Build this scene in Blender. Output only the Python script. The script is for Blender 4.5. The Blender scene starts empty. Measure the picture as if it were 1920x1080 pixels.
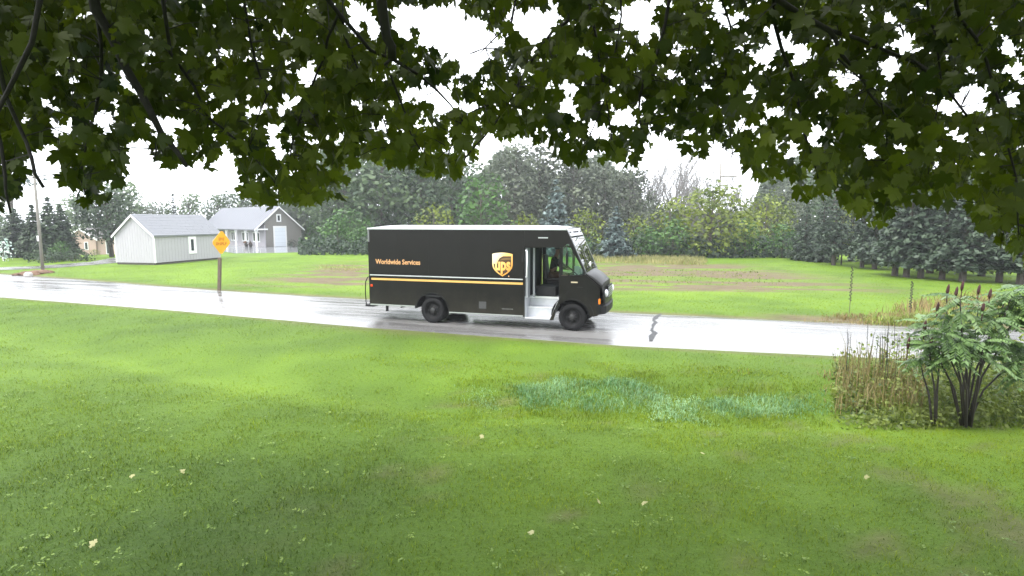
import bpy, math, random
import numpy as np
from mathutils import Vector, Matrix, Quaternion

SC = bpy.context.scene
COL = SC.collection
R = math.radians

# ------------------------------------------------------------------ camera
CAM_H = 3.32
FPX = 1050.0                       # focal length in pixels of a 1920 wide picture
PITCH = math.atan(125 / 1050.0)
cam_d = bpy.data.cameras.new('camera')
cam = bpy.data.objects.new('camera', cam_d)
COL.objects.link(cam)
cam.location = (0, 0, CAM_H)
cam.rotation_euler = (R(90) - PITCH, 0, 0)
cam_d.sensor_width = 36
cam_d.lens = 36 * FPX / 1920
cam_d.clip_start = 0.05
cam_d.clip_end = 3000
SC.camera = cam

# ------------------------------------------------------------------ sky, sun, exposure
SUN_EL, SUN_ROT = R(58), R(-125)
world = bpy.data.worlds.new('World')
SC.world = world
world.use_nodes = True
wn = world.node_tree
wn.nodes.clear()
w_out = wn.nodes.new('ShaderNodeOutputWorld')
w_bg = wn.nodes.new('ShaderNodeBackground')
w_sky = wn.nodes.new('ShaderNodeTexSky')
w_sky.sky_type = 'NISHITA'
w_sky.sun_disc = False
w_sky.sun_elevation = SUN_EL
w_sky.sun_rotation = SUN_ROT
w_sky.dust_density = 4
w_hs = wn.nodes.new('ShaderNodeHueSaturation')
w_hs.inputs['Saturation'].default_value = 0.12
w_mix = wn.nodes.new('ShaderNodeMix')
w_mix.data_type = 'RGBA'
w_mix.inputs[0].default_value = 0.75
w_mix.inputs[7].default_value = (9.4, 9.8, 10.4, 1)     # even rain cloud
w_bg.inputs['Strength'].default_value = 0.1
wn.links.new(w_sky.outputs[0], w_hs.inputs['Color'])
wn.links.new(w_hs.outputs[0], w_mix.inputs[6])
wn.links.new(w_mix.outputs[2], w_bg.inputs['Color'])
wn.links.new(w_bg.outputs[0], w_out.inputs['Surface'])

sun_d = bpy.data.lights.new('sun', 'SUN')
sun_d.energy = 1.0
sun_d.angle = R(20)
sun_d.color = (1, 0.97, 0.92)
sun = bpy.data.objects.new('sun', sun_d)
COL.objects.link(sun)
# light comes from the left, a little towards the viewer
sun.rotation_euler = Vector((math.sin(SUN_ROT) * math.cos(SUN_EL), math.cos(SUN_ROT) * math.cos(SUN_EL), math.sin(SUN_EL))).to_track_quat('Z', 'Y').to_euler()

SC.view_settings.view_transform = 'Standard'
SC.view_settings.look = 'None'
SC.view_settings.gamma = 1
SC.view_settings.use_curve_mapping = False
SC.view_settings.exposure = 2.0
SC.cycles.use_denoising = True
SC.cycles.max_bounces = 8
SC.cycles.diffuse_bounces = 3
SC.cycles.transparent_max_bounces = 8
SC.cycles.volume_bounces = 0
HAZE_DENSITY = 0.0009

# ------------------------------------------------------------------ helpers
def ray(px, py):
    a = (px - 960) / FPX
    b = -(py - 540) / FPX
    c, s = math.cos(PITCH), math.sin(PITCH)
    return np.array([a, c + b * s, -s + b * c])

def at(px, py, z=0.0):
    d = ray(px, py)
    t = (z - CAM_H) / d[2]
    return np.array([0, 0, CAM_H]) + t * d

def far(px, py, dist):
    d = ray(px, py)
    return np.array([0, 0, CAM_H]) + d * (dist / d[1])

def smooth(a, b, x):
    t = np.clip((x - a) / (b - a), 0, 1)
    return t * t * (3 - 2 * t)

def tag(o, label=None, cat=None, group=None, kind=None):
    if label: o['label'] = label
    if cat: o['category'] = cat
    if group: o['group'] = group
    if kind: o['kind'] = kind
    return o

def empty(name, loc=(0, 0, 0), rz=0.0):
    o = bpy.data.objects.new(name, None)
    o.empty_display_size = 0.2
    o.location = loc
    o.rotation_euler = (0, 0, rz)
    COL.objects.link(o)
    return o

def link(name, me, parent=None):
    o = bpy.data.objects.new(name, me)
    COL.objects.link(o)
    if parent is not None: o.parent = parent
    return o

def copy_tree(o, parent=None):
    c = o.copy()
    COL.objects.link(c)
    c.parent = parent
    for ch in list(o.children):
        copy_tree(ch, c)
    return c

class MB:
    """collects simple shapes and links them as one mesh object"""
    def __init__(s):
        s.v = []; s.f = []; s.t = []
    def add(s, v, f, t=None):
        n = len(s.v)
        s.v.extend(tuple(map(float, p)) for p in v)
        s.f.extend(tuple(i + n for i in q) for q in f)
        if t is not None: s.t.extend([t] * len(v))
        return s
    def box(s, x0, x1, y0, y1, z0, z1):
        v = [(x, y, z) for z in (z0, z1) for y in (y0, y1) for x in (x0, x1)]
        return s.add(v, [(0, 2, 3, 1), (4, 5, 7, 6), (0, 1, 5, 4), (2, 6, 7, 3), (0, 4, 6, 2), (1, 3, 7, 5)])
    def prism(s, poly, a0, a1, axis='y'):
        """polygon of two coordinates extruded along axis; y: poly is (x,z), x: (y,z), z: (x,y)"""
        area = sum(p[0] * q[1] - q[0] * p[1] for p, q in zip(poly, poly[1:] + poly[:1]))
        if area < 0: poly = poly[::-1]
        if axis == 'y':
            mk = lambda p, a: (p[0], a, p[1]); lo, hi = a0, a1
        elif axis == 'x':
            mk = lambda p, a: (a, p[0], p[1]); lo, hi = a1, a0
        else:
            mk = lambda p, a: (p[0], p[1], a); lo, hi = a1, a0
        n = len(poly)
        v = [mk(p, lo) for p in poly] + [mk(p, hi) for p in poly]
        f = [tuple(range(n)), tuple(range(2 * n - 1, n - 1, -1))]
        f += [(i, i + n, (i + 1) % n + n, (i + 1) % n) for i in range(n)]
        return s.add(v, f)
    def tube(s, pts, rad, n=6, cap=True):
        pts = [Vector(p) for p in pts]
        if not hasattr(rad, '__len__'): rad = [rad] * len(pts)
        v = []; f = []
        ref = Vector((0, 0, 1))
        d0 = (pts[-1] - pts[0])
        if d0.length < 1e-6: d0 = Vector((0, 0, 1))
        if abs(d0.normalized().z) > 0.8: ref = Vector((1, 0, 0))
        for i, p in enumerate(pts):
            d = (pts[min(i + 1, len(pts) - 1)] - pts[max(i - 1, 0)])
            if d.length < 1e-7: d = d0
            d.normalize()
            a = d.cross(ref)
            if a.length < 1e-5: a = d.cross(Vector((0, 1, 0)))
            a.normalize(); b = d.cross(a)
            for k in range(n):
                t = 2 * math.pi * k / n
                v.append(p + (a * math.cos(t) + b * math.sin(t)) * rad[i])
        for i in range(len(pts) - 1):
            for k in range(n):
                f.append((i * n + k, i * n + (k + 1) % n, (i + 1) * n + (k + 1) % n, (i + 1) * n + k))
        if cap:
            f.append(tuple(range(n - 1, -1, -1)))
            f.append(tuple(range((len(pts) - 1) * n, len(pts) * n)))
        return s.add(v, f)
    def lathe(s, prof, n=32, axis='y', c=(0, 0, 0)):
        """prof: (radius, height) pairs turned about the axis through c"""
        v = []; f = []
        for r, h in prof:
            for k in range(n):
                t = 2 * math.pi * k / n
                if axis == 'y': v.append((c[0] + r * math.cos(t), c[1] + h, c[2] + r * math.sin(t)))
                else: v.append((c[0] + r * math.cos(t), c[1] + r * math.sin(t), c[2] + h))
        for i in range(len(prof) - 1):
            for k in range(n):
                q = (i * n + k, (i + 1) * n + k, (i + 1) * n + (k + 1) % n, i * n + (k + 1) % n)
                f.append(q if axis == 'y' else q[::-1])
        return s.add(v, f)
    def ellipsoid(s, c, r, nu=12, nv=8, jit=0.0, rng=None):
        v = [(c[0], c[1], c[2] + r[2])]
        for j in range(1, nv):
            ph = math.pi * j / nv
            for i in range(nu):
                th = 2 * math.pi * i / nu
                k = 1 + (rng.uniform(-jit, jit) if rng else 0)
                v.append((c[0] + r[0] * k * math.sin(ph) * math.cos(th), c[1] + r[1] * k * math.sin(ph) * math.sin(th), c[2] + r[2] * k * math.cos(ph)))
        v.append((c[0], c[1], c[2] - r[2]))
        f = [(0, 1 + i, 1 + (i + 1) % nu) for i in range(nu)]
        for j in range(nv - 2):
            for i in range(nu):
                a = 1 + j * nu + i; b = 1 + j * nu + (i + 1) % nu
                f.append((a, a + nu, b + nu, b))
        last = len(v) - 1; o = 1 + (nv - 2) * nu
        f += [(last, o + (i + 1) % nu, o + i) for i in range(nu)]
        return s.add(v, f)
    def mesh(s, name, mat, smooth_shade=False):
        me = bpy.data.meshes.new(name)
        me.from_pydata(s.v, [], s.f)
        if mat is not None: me.materials.append(mat)
        if s.t and len(s.t) == len(s.v):
            a = me.attributes.new('tint', 'FLOAT', 'POINT')
            a.data.foreach_set('value', s.t)
        if smooth_shade:
            me.polygons.foreach_set('use_smooth', [True] * len(me.polygons))
        me.update()
        return me
    def build(s, name, mat, parent=None, smooth_shade=False, bevel=0.0, seg=2):
        o = link(name, s.mesh(name, mat, smooth_shade), parent)
        if bevel:
            m = o.modifiers.new('bevel', 'BEVEL')
            m.width = bevel; m.segments = seg; m.limit_method = 'ANGLE'; m.angle_limit = R(35)
        return o

def np_mesh(name, verts, faces_per, mat, tint=None, smooth_shade=False):
    """verts (N,3) and an (F,k) array of equal-sized faces"""
    verts = np.asarray(verts, np.float32); faces = np.asarray(faces_per, np.int32)
    me = bpy.data.meshes.new(name)
    nf, k = faces.shape
    me.vertices.add(len(verts)); me.vertices.foreach_set('co', verts.ravel())
    me.loops.add(nf * k); me.loops.foreach_set('vertex_index', faces.ravel())
    me.polygons.add(nf)
    me.polygons.foreach_set('loop_start', np.arange(0, nf * k, k, dtype=np.int32))
    if smooth_shade: me.polygons.foreach_set('use_smooth', np.ones(nf, bool))
    me.update(calc_edges=True)
    if mat is not None: me.materials.append(mat)
    if tint is not None:
        a = me.attributes.new('tint', 'FLOAT', 'POINT')
        a.data.foreach_set('value', np.asarray(tint, np.float32))
    return me

# ------------------------------------------------------------------ materials
def principled(name):
    m = bpy.data.materials.new(name); m.use_nodes = True
    return m, m.node_tree, m.node_tree.nodes['Principled BSDF']

def setc(b, **kw):
    for k, v in kw.items():
        key = k.replace('_', ' ')
        b.inputs[key].default_value = v

def solid(name, col, rough=0.5, metal=0.0, var=0.12, scale=6.0, bump=0.0, bscale=60.0, coat=0.0, emit=None):
    m, nt, b = principled(name)
    setc(b, Roughness=rough, Metallic=metal)
    if coat: b.inputs['Coat Weight'].default_value = coat; b.inputs['Coat Roughness'].default_value = 0.08
    tc = nt.nodes.new('ShaderNodeTexCoord')
    nz = nt.nodes.new('ShaderNodeTexNoise'); nz.inputs['Scale'].default_value = scale; nz.inputs['Detail'].default_value = 6
    nt.links.new(tc.outputs['Object'], nz.inputs['Vector'])
    mx = nt.nodes.new('ShaderNodeMix'); mx.data_type = 'RGBA'
    mx.inputs[6].default_value = (*[c * (1 - var) for c in col], 1)
    mx.inputs[7].default_value = (*[min(1, c * (1 + var)) for c in col], 1)
    nt.links.new(nz.outputs['Fac'], mx.inputs[0])
    nt.links.new(mx.outputs[2], b.inputs['Base Color'])
    if bump:
        n2 = nt.nodes.new('ShaderNodeTexNoise'); n2.inputs['Scale'].default_value = bscale; n2.inputs['Detail'].default_value = 4
        nt.links.new(tc.outputs['Object'], n2.inputs['Vector'])
        bp = nt.nodes.new('ShaderNodeBump'); bp.inputs['Strength'].default_value = bump; bp.inputs['Distance'].default_value = 0.02
        nt.links.new(n2.outputs['Fac'], bp.inputs['Height'])
        nt.links.new(bp.outputs['Normal'], b.inputs['Normal'])
    return m

def leafy(name, dark, light, rough=0.5, trans=0.35, spec=0.4):
    """foliage: colour from each leaf's own tint, some light let through"""
    m, nt, b = principled(name)
    at_ = nt.nodes.new('ShaderNodeAttribute'); at_.attribute_name = 'tint'
    mx = nt.nodes.new('ShaderNodeMix'); mx.data_type = 'RGBA'
    mx.inputs[6].default_value = (*dark, 1); mx.inputs[7].default_value = (*light, 1)
    nt.links.new(at_.outputs['Fac'], mx.inputs[0])
    setc(b, Roughness=rough)
    b.inputs['Specular IOR Level'].default_value = spec
    nt.links.new(mx.outputs[2], b.inputs['Base Color'])
    tr = nt.nodes.new('ShaderNodeBsdfTranslucent')
    nt.links.new(mx.outputs[2], tr.inputs['Color'])
    ms = nt.nodes.new('ShaderNodeMixShader'); ms.inputs[0].default_value = trans
    out = nt.nodes['Material Output']
    nt.links.new(b.outputs[0], ms.inputs[1]); nt.links.new(tr.outputs[0], ms.inputs[2])
    nt.links.new(ms.outputs[0], out.inputs['Surface'])
    return m

def glass(name, col=(0.9, 0.97, 0.95), rough=0.02, mix=0.25):
    m, nt, b = principled(name)
    nt.nodes.remove(b)
    g = nt.nodes.new('ShaderNodeBsdfGlossy'); g.inputs['Roughness'].default_value = rough
    t = nt.nodes.new('ShaderNodeBsdfTransparent'); t.inputs['Color'].default_value = (*col, 1)
    fr = nt.nodes.new('ShaderNodeFresnel'); fr.inputs['IOR'].default_value = 1.5
    ad = nt.nodes.new('ShaderNodeMath'); ad.operation = 'ADD'; ad.inputs[1].default_value = mix - 0.04; ad.use_clamp = True
    ms = nt.nodes.new('ShaderNodeMixShader')
    nt.links.new(fr.outputs[0], ad.inputs[0]); nt.links.new(ad.outputs[0], ms.inputs[0])
    nt.links.new(t.outputs[0], ms.inputs[1]); nt.links.new(g.outputs[0], ms.inputs[2])
    nt.links.new(ms.outputs[0], nt.nodes['Material Output'].inputs['Surface'])
    return m
# ------------------------------------------------------------------ terrain
ROAD_NEAR = [(-70, 41.0), (-40, 31.2), (-22.76, 24.68), (-13.54, 21.25), (-4.58, 17.5), (2.76, 14.95), (8.06, 13.75), (11.9, 12.95), (20, 11.6), (45, 8.2), (80, 4)]
ROAD_FAR = [(-70, 50.5), (-40, 38.7), (-28.85, 34.2), (-14.37, 27.2), (-6.27, 24.16), (3.78, 20.65), (12.75, 17.9), (20, 16.4), (28, 15.2), (48, 12.4), (84, 8)]
_nx, _ny = zip(*ROAD_NEAR); _fx, _fy = zip(*ROAD_FAR)
def near_y(x): return np.interp(x, _nx, _ny)
def far_y(x): return np.interp(x, _fx, _fy)
DITCH = [at(*p)[:2] for p in [(-400, 590), (0, 618), (330, 676), (700, 732), (900, 752), (1300, 760), (1600, 770), (2000, 775)]]
_dx, _dy = zip(*DITCH)
def ditch_y(x): return np.interp(x, _dx, _dy)

def tz(x, y):
    x = np.asarray(x, float); y = np.asarray(y, float)
    d = y - ditch_y(x)
    z = -0.20 * np.exp(-(d / 1.3) ** 2)
    z = z + 0.035 * np.sin(x * 0.9 + 0.4 * y) * np.sin(y * 0.55 - x * 0.2) * smooth(0.5, 3, near_y(x) - y)
    on = smooth(-0.9, -0.1, y - near_y(x)) * smooth(-0.9, -0.1, far_y(x) - y)
    z = z * (1 - on) - 0.045 * on
    back = smooth(-30, -42, x) * smooth(48, 76, y)
    return z - 1.2 * back

def vnoise(x, y, s, seed=0):
    """smooth value noise, 0..1"""
    x = np.asarray(x, float) / s; y = np.asarray(y, float) / s
    xi = np.floor(x).astype(np.int64); yi = np.floor(y).astype(np.int64)
    fx = x - xi; fy = y - yi
    fx = fx * fx * (3 - 2 * fx); fy = fy * fy * (3 - 2 * fy)
    def h(a, b):
        n = (a * 374761393 + b * 668265263 + seed * 974711) & 0x7fffffff
        n = ((n ^ (n >> 13)) * 1274126177) & 0x7fffffff
        return ((n ^ (n >> 16)) & 0xffff) / 65535.0
    return (h(xi, yi) * (1 - fx) + h(xi + 1, yi) * fx) * (1 - fy) + (h(xi, yi + 1) * (1 - fx) + h(xi + 1, yi + 1) * fx) * fy

def soil_at(x, y):
    """bare earth of the old garden plot across the road, and dirt at road edges"""
    x = np.asarray(x, float); y = np.asarray(y, float)
    y2 = y + 0.10 * x
    base = smooth(26.2, 28.5, y2) * smooth(48, 43, y2) * smooth(-17, -12, x) * smooth(21.5, 15, x)
    rows = vnoise(x, y2 * 1.0, 1.0, 3) * 0.35 + vnoise(x / 7, y2, 0.55, 5) * 0.65
    amt = np.where(x > 4, 1.30, 0.85) + 0.15 * smooth(36, 42, y2) * (x > 4)
    strips = smooth(.52, .62, vnoise(x / 5 + 7, y2, 0.9, 91))
    base = base * (1 - .8 * strips)
    s = base * smooth(0.40, 0.56, rows * amt + 0.12 * amt)
    edge = smooth(0.45, 0.0, np.abs(y - far_y(x) - 0.12)) * 0.8 + smooth(0.4, 0.0, np.abs(near_y(x) - y - 0.1)) * 0.55
    weedy = smooth(8, 10, x) * smooth(1.6, 0.5, y - far_y(x)) * smooth(-0.2, 0.1, y - far_y(x)) * 0.9
    nearbank = smooth(1.5, .3, near_y(x) - y) * smooth(-9, -6, x) * smooth(1, -2, x) * 0.5 * vnoise(x, y, .5, 8)
    worn = .50 * smooth(.60, .85, .6 * vnoise(x, y, .55, 81) + .4 * vnoise(x, y, .2, 82)) * smooth(-3.5, -.5, x) * smooth(14, 11, y)
    s = np.maximum(s, worn)
    return np.clip(np.maximum(np.maximum(s, edge), np.maximum(weedy, nearbank)), 0, 1)

def tint_at(x, y):
    """0 = deep blue green, 0.5 = lawn green, 1 = yellow green"""
    t = 0.30 * vnoise(x, y, 2.6, 1) + 0.30 * vnoise(x, y, 0.8, 2) + 0.2 * vnoise(x, y, 7.0, 9) + 0.1
    d = y - ditch_y(x)
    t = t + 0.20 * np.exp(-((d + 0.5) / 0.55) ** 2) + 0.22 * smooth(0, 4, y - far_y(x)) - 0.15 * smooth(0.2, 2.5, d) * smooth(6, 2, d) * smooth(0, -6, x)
    t = t - 0.10 * smooth(9, 5, y) - 0.24 * smooth(.5, -3.5, x) * smooth(11, 6.5, y) + 0.10 * smooth(-1, 2, x) * smooth(12, 9, y) + 0.1 * smooth(1, 5, x) * smooth(11, 8, y)  # shade on the near and left lawn painted into the tint; right stays yellower
    return np.clip(t, 0, 1)

def axis_pts(lo, a, b, hi, step, grow=1.22):
    mid = list(np.arange(a, b + 1e-6, step))
    l = []; p = a; s = step
    while p > lo: s *= grow; p -= s; l.append(p)
    r = []; p = mid[-1]; s = step
    while p < hi: s *= grow; p += s; r.append(p)
    return np.array(l[::-1] + mid + r)

GX = axis_pts(-400, -36, 30, 400, 0.33)
GY = axis_pts(-80, 2.5, 52, 500, 0.22)
gx, gy = np.meshgrid(GX, GY)
gv = np.stack([gx.ravel(), gy.ravel(), tz(gx, gy).ravel()], 1)
nxg, nyg = len(GX), len(GY)
ii, jj = np.meshgrid(np.arange(nxg - 1), np.arange(nyg - 1))
b0 = (jj * nxg + ii).ravel()
gf = np.stack([b0, b0 + 1, b0 + nxg + 1, b0 + nxg], 1)

def ground_material():
    m, nt, b = principled('lawn_and_soil')
    L = nt.links.new
    tc = nt.nodes.new('ShaderNodeTexCoord')
    ti = nt.nodes.new('ShaderNodeAttribute'); ti.attribute_name = 'tint'
    so = nt.nodes.new('ShaderNodeAttribute'); so.attribute_name = 'soil'
    rp = nt.nodes.new('ShaderNodeValToRGB')
    e = rp.color_ramp.elements
    e[0].position = 0; e[0].color = (0.036, 0.074, 0.004, 1)
    e[1].position = 1; e[1].color = (0.130, 0.220, 0.012, 1)
    k = e.new(0.5); k.color = (0.074, 0.136, 0.007, 1)
    fine = nt.nodes.new('ShaderNodeTexNoise'); fine.inputs['Scale'].default_value = 22; fine.inputs['Detail'].default_value = 8; fine.inputs['Roughness'].default_value = .75
    L(tc.outputs['Object'], fine.inputs['Vector'])
    ad = nt.nodes.new('ShaderNodeMath'); ad.operation = 'MULTIPLY_ADD'; ad.inputs[1].default_value = 0.9; ad.inputs[2].default_value = -0.45
    L(fine.outputs['Fac'], ad.inputs[0])
    a2 = nt.nodes.new('ShaderNodeMath'); a2.operation = 'ADD'; a2.use_clamp = True
    L(ad.outputs[0], a2.inputs[0]); L(ti.outputs['Fac'], a2.inputs[1]); L(a2.outputs[0], rp.inputs[0])
    mp = nt.nodes.new('ShaderNodeMapping'); mp.inputs['Scale'].default_value = (0.5, 2.5, 1)
    L(tc.outputs['Object'], mp.inputs[0])
    n2 = nt.nodes.new('ShaderNodeTexNoise'); n2.inputs['Scale'].default_value = 1.6; n2.inputs['Detail'].default_value = 9; n2.inputs['Roughness'].default_value = .7
    L(mp.outputs[0], n2.inputs['Vector'])
    sr = nt.nodes.new('ShaderNodeValToRGB')
    e = sr.color_ramp.elements
    e[0].position = .3; e[0].color = (0.062, 0.043, 0.025, 1)
    e[1].position = .7; e[1].color = (0.17, 0.130, 0.072, 1)
    L(n2.outputs['Fac'], sr.inputs[0])
    mx = nt.nodes.new('ShaderNodeMix'); mx.data_type = 'RGBA'
    L(so.outputs['Fac'], mx.inputs[0]); L(rp.outputs[0], mx.inputs[6]); L(sr.outputs[0], mx.inputs[7])
    L(mx.outputs[2], b.inputs['Base Color'])
    setc(b, Roughness=0.8); b.inputs['Specular IOR Level'].default_value = 0.25
    bp = nt.nodes.new('ShaderNodeBump'); bp.inputs['Strength'].default_value = 0.9; bp.inputs['Distance'].default_value = 0.05
    L(fine.outputs['Fac'], bp.inputs['Height']); L(bp.outputs[0], b.inputs['Normal'])
    return m

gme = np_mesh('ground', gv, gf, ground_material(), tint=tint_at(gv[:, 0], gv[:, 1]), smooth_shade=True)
a = gme.attributes.new('soil', 'FLOAT', 'POINT'); a.data.foreach_set('value', soil_at(gv[:, 0], gv[:, 1]).astype(np.float32))
ground = link('ground', gme); ground['kind'] = 'structure'

# ------------------------------------------------------------------ road
def road_material():
    m, nt, b = principled('wet_asphalt')
    L = nt.links.new
    tc = nt.nodes.new('ShaderNodeTexCoord')
    mp = nt.nodes.new('ShaderNodeMapping'); mp.inputs['Rotation'].default_value = (0, 0, R(17)); 
    L(tc.outputs['Object'], mp.inputs[0])
    mp2 = nt.nodes.new('ShaderNodeMapping'); mp2.inputs['Scale'].default_value = (0.12, 1.3, 1)
    L(mp.outputs[0], mp2.inputs[0])
    n1 = nt.nodes.new('ShaderNodeTexNoise'); n1.inputs['Scale'].default_value = 1.5; n1.inputs['Detail'].default_value = 7; n1.inputs['Roughness'].default_value = .6
    L(mp2.outputs[0], n1.inputs['Vector'])
    n2 = nt.nodes.new('ShaderNodeTexNoise'); n2.inputs['Scale'].default_value = 90; n2.inputs['Detail'].default_value = 3
    L(tc.outputs['Object'], n2.inputs['Vector'])
    cr = nt.nodes.new('ShaderNodeValToRGB')
    cr.color_ramp.elements[0].position = .3; cr.color_ramp.elements[0].color = (.10, .097, .095, 1)
    cr.color_ramp.elements[1].position = .75; cr.color_ramp.elements[1].color = (.19, .185, .18, 1)
    L(n1.outputs['Fac'], cr.inputs[0])
    L(cr.outputs[0], b.inputs['Base Color'])
    rr = nt.nodes.new('ShaderNodeMapRange'); rr.inputs[1].default_value = .35; rr.inputs[2].default_value = .68; rr.inputs[3].default_value = .12; rr.inputs[4].default_value = .42
    L(n1.outputs['Fac'], rr.inputs[0]); L(rr.outputs[0], b.inputs['Roughness'])
    b.inputs['IOR'].default_value = 1.6
    b.inputs['Specular IOR Level'].default_value = 0.6
    bp = nt.nodes.new('ShaderNodeBump'); bp.inputs['Strength'].default_value = .12; bp.inputs['Distance'].default_value = .01
    L(n2.outputs['Fac'], bp.inputs['Height']); L(bp.outputs[0], b.inputs['Normal'])
    return m
M_ROAD = road_material()
rx = np.arange(-70, 80.1, 0.5)
mb = MB()
rng = np.random.default_rng(4)
rows = 9
for x in rx:
    n = near_y(x) + .05 * (vnoise(x, 0, .7, 21) - .5); f = far_y(x) + .06 * (vnoise(x, 5, .7, 22) - .5)
    for k in range(rows):
        t = k / (rows - 1)
        z = 0.03 * (1 - (2 * t - 1) ** 2) - (0.05 if k in (0, rows - 1) else 0)
        mb.v.append((x, n + (f - n) * t, z))
for i in range(len(rx) - 1):
    for k in range(rows - 1):
        p = i * rows + k
        mb.f.append((p, p + rows, p + rows + 1, p + 1))
road = mb.build('road', M_ROAD, smooth_shade=True); road['kind'] = 'structure'
# tarred crack across the lane
M_TAR = solid('tar', (.012, .012, .013), .55, var=.2)
mb = MB()
cp = [(1237, 589), (1226, 598), (1229, 606), (1222, 616), (1226, 626), (1219, 635), (1222, 645)]
cr_ = [at(*p) for p in cp]
pts = []
for p, q in zip(cr_[:-1], cr_[1:]):
    for t in (0, .5): pts.append(p + (q - p) * t + np.array([rng.uniform(-.05, .05), 0, 0]))
for i, p in enumerate(pts):
    y = np.clip(p[1], near_y(p[0]) + .12, far_y(p[0]) - .1)
    t = (y - near_y(p[0])) / (far_y(p[0]) - near_y(p[0]))
    z = 0.03 * (1 - (2 * t - 1) ** 2) + .006
    w = .042 * rng.uniform(.6, 1.5) * (1.6 if i > 7 else 1)
    if i < 3: w *= 1.4
    mb.v += [(p[0] - w, y, z), (p[0] + w, y, z)]
for i in range(len(pts) - 1): mb.f.append((2 * i, 2 * i + 1, 2 * i + 3, 2 * i + 2))
mb.build('road_crack', M_TAR, road)

def strip(name, line, width, mat, z=.01):
    """a paved strip following a line of ground points"""
    mb = MB()
    P = []
    for p, q in zip(line[:-1], line[1:]):
        for t in np.linspace(0, 1, 12)[:-1]: P.append(np.array(p) * (1 - t) + np.array(q) * t)
    P.append(np.array(line[-1]))
    for i, p in enumerate(P):
        d = P[min(i + 1, len(P) - 1)] - P[max(i - 1, 0)]; d = d / np.linalg.norm(d)
        nrm = np.array([-d[1], d[0]])
        for k in range(5):
            q = p + nrm * (k / 4 - .5) * width
            mb.v.append((q[0], q[1], float(tz(q[0], q[1])) + z))
    for i in range(len(P) - 1):
        for k in range(4):
            b = i * 5 + k
            mb.f.append((b, b + 5, b + 6, b + 1))
    o = mb.build(name, mat, smooth_shade=True); o['kind'] = 'structure'
    return o
strip('side_road', [(-60, 38.5), (-38, 38.0), (-34, 40.5), (-33, 46), (-36, 54), (-44, 66)], 3.0, M_ROAD, .022)
# ------------------------------------------------------------------ buildings
M_TRIM = solid('white_trim', (.8, .8, .8), .45, var=.04)
M_PANE = solid('dark_pane', (.03, .035, .04), .08, var=.1, coat=.5)
M_SIDING = solid('grey_beige_siding', (.37, .355, .38), .65, var=.06, scale=2)
M_SIDING2 = solid('taupe_siding', (.20, .19, .172), .7, var=.07, scale=2)
M_SHINGLE = solid('grey_shingles', (.16, .165, .18), .45, var=.22, scale=14, bump=.5, bscale=18)
M_METALROOF = solid('pale_grey_roof', (.13, .135, .155), .4, var=.10, scale=3)
M_WOOD = solid('dark_skid_wood', (.05, .045, .035), .8, var=.25)

def at_frame(o, x_dir_deg, loc):
    o.location = loc; o.rotation_euler = (0, 0, R(x_dir_deg))

def gable_roof(mb, x0, x1, y0, ym, y1, ze, zr, th=.12):
    """two slabs meeting at the ridge; ridge runs along x"""
    mb.prism([(y0, ze), (ym, zr), (ym, zr + th), (y0, ze + th)], x0, x1, 'x')
    mb.prism([(ym + .002, zr), (y1, ze), (y1, ze + th), (ym + .002, zr + th)], x0, x1, 'x')

def window(parent, mat_frame, fx, w, h, cx, cz, face, fw=.1, muntin=0, name='window'):
    """a window on the plane 'face': ('x', value, sign) or ('y', value, sign)"""
    ax, val, sg = face
    def bx(mb, a0, a1, z0, z1, d0, d1):
        lo, hi = sorted((val + sg * d0, val + sg * d1))
        if ax == 'x': mb.box(lo, hi, a0, a1, z0, z1)
        else: mb.box(a0, a1, lo, hi, z0, z1)
    f = MB()
    bx(f, cx - w / 2, cx - w / 2 + fw, cz - h / 2, cz + h / 2, .002, .06)
    bx(f, cx + w / 2 - fw, cx + w / 2, cz - h / 2, cz + h / 2, .002, .06)
    bx(f, cx - w / 2 + fw, cx + w / 2 - fw, cz - h / 2, cz - h / 2 + fw, .002, .06)
    bx(f, cx - w / 2 + fw, cx + w / 2 - fw, cz + h / 2 - fw, cz + h / 2, .002, .06)
    for k in range(muntin):
        xx = cx - w / 2 + fw + (w - 2 * fw) * (k + 1) / (muntin + 1)
        bx(f, xx - fw / 2, xx + fw / 2, cz - h / 2 + fw, cz + h / 2 - fw, .002, .05)
    fo = f.build(name, mat_frame, parent, bevel=.012)
    p = MB(); bx(p, cx - w / 2 + fw, cx + w / 2 - fw, cz - h / 2 + fw, cz + h / 2 - fw, .004, .02)
    p.build('pane', M_PANE, fo)
    return fo

def grooved(mb, p0, p1, z0, z1, n, face_depth=.03, th=.1):
    """upright siding boards between two points of a wall base, a groove between each pair"""
    p0 = Vector((p0[0], p0[1], 0)); p1 = Vector((p1[0], p1[1], 0))

# small storage shed; local x along the long side, gable wall at x = 0, y across
sB = at(292, 497)
shed = empty('storage_shed')
L_, W_, E_, RZ_ = 7.0, 3.55, 2.28, 3.78
at_frame(shed, 78, (sB[0], sB[1], 0))
tag(shed, 'pale grey storage shed with grey shingle roof and one white framed window', 'shed')
MB().prism([(0, .16), (W_, .16), (W_, E_), (W_ / 2, RZ_ - .02), (0, E_)], 0, .08, 'x').build('gable_wall', M_SIDING, shed)
MB().prism([(0, .16), (W_, .16), (W_, E_), (W_ / 2, RZ_ - .02), (0, E_)], L_ - .08, L_, 'x').build('gable_wall', M_SIDING, shed)
def boards(mb, x0, x1, y, z0, z1, n, sgn):
    w = (x1 - x0) / n
    for k in range(n):
        lo, hi = sorted((y, y + sgn * .012))
        mb.box(x0 + k * w + .008, x0 + (k + 1) * w - .008, lo, hi, z0, z1)
m = MB(); m.box(.082, L_ - .082, .001, .08, .16, E_); boards(m, .09, L_ - .09, .001, .16, E_, 22, -1)
m.build('side_wall', M_SIDING, shed)
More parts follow.
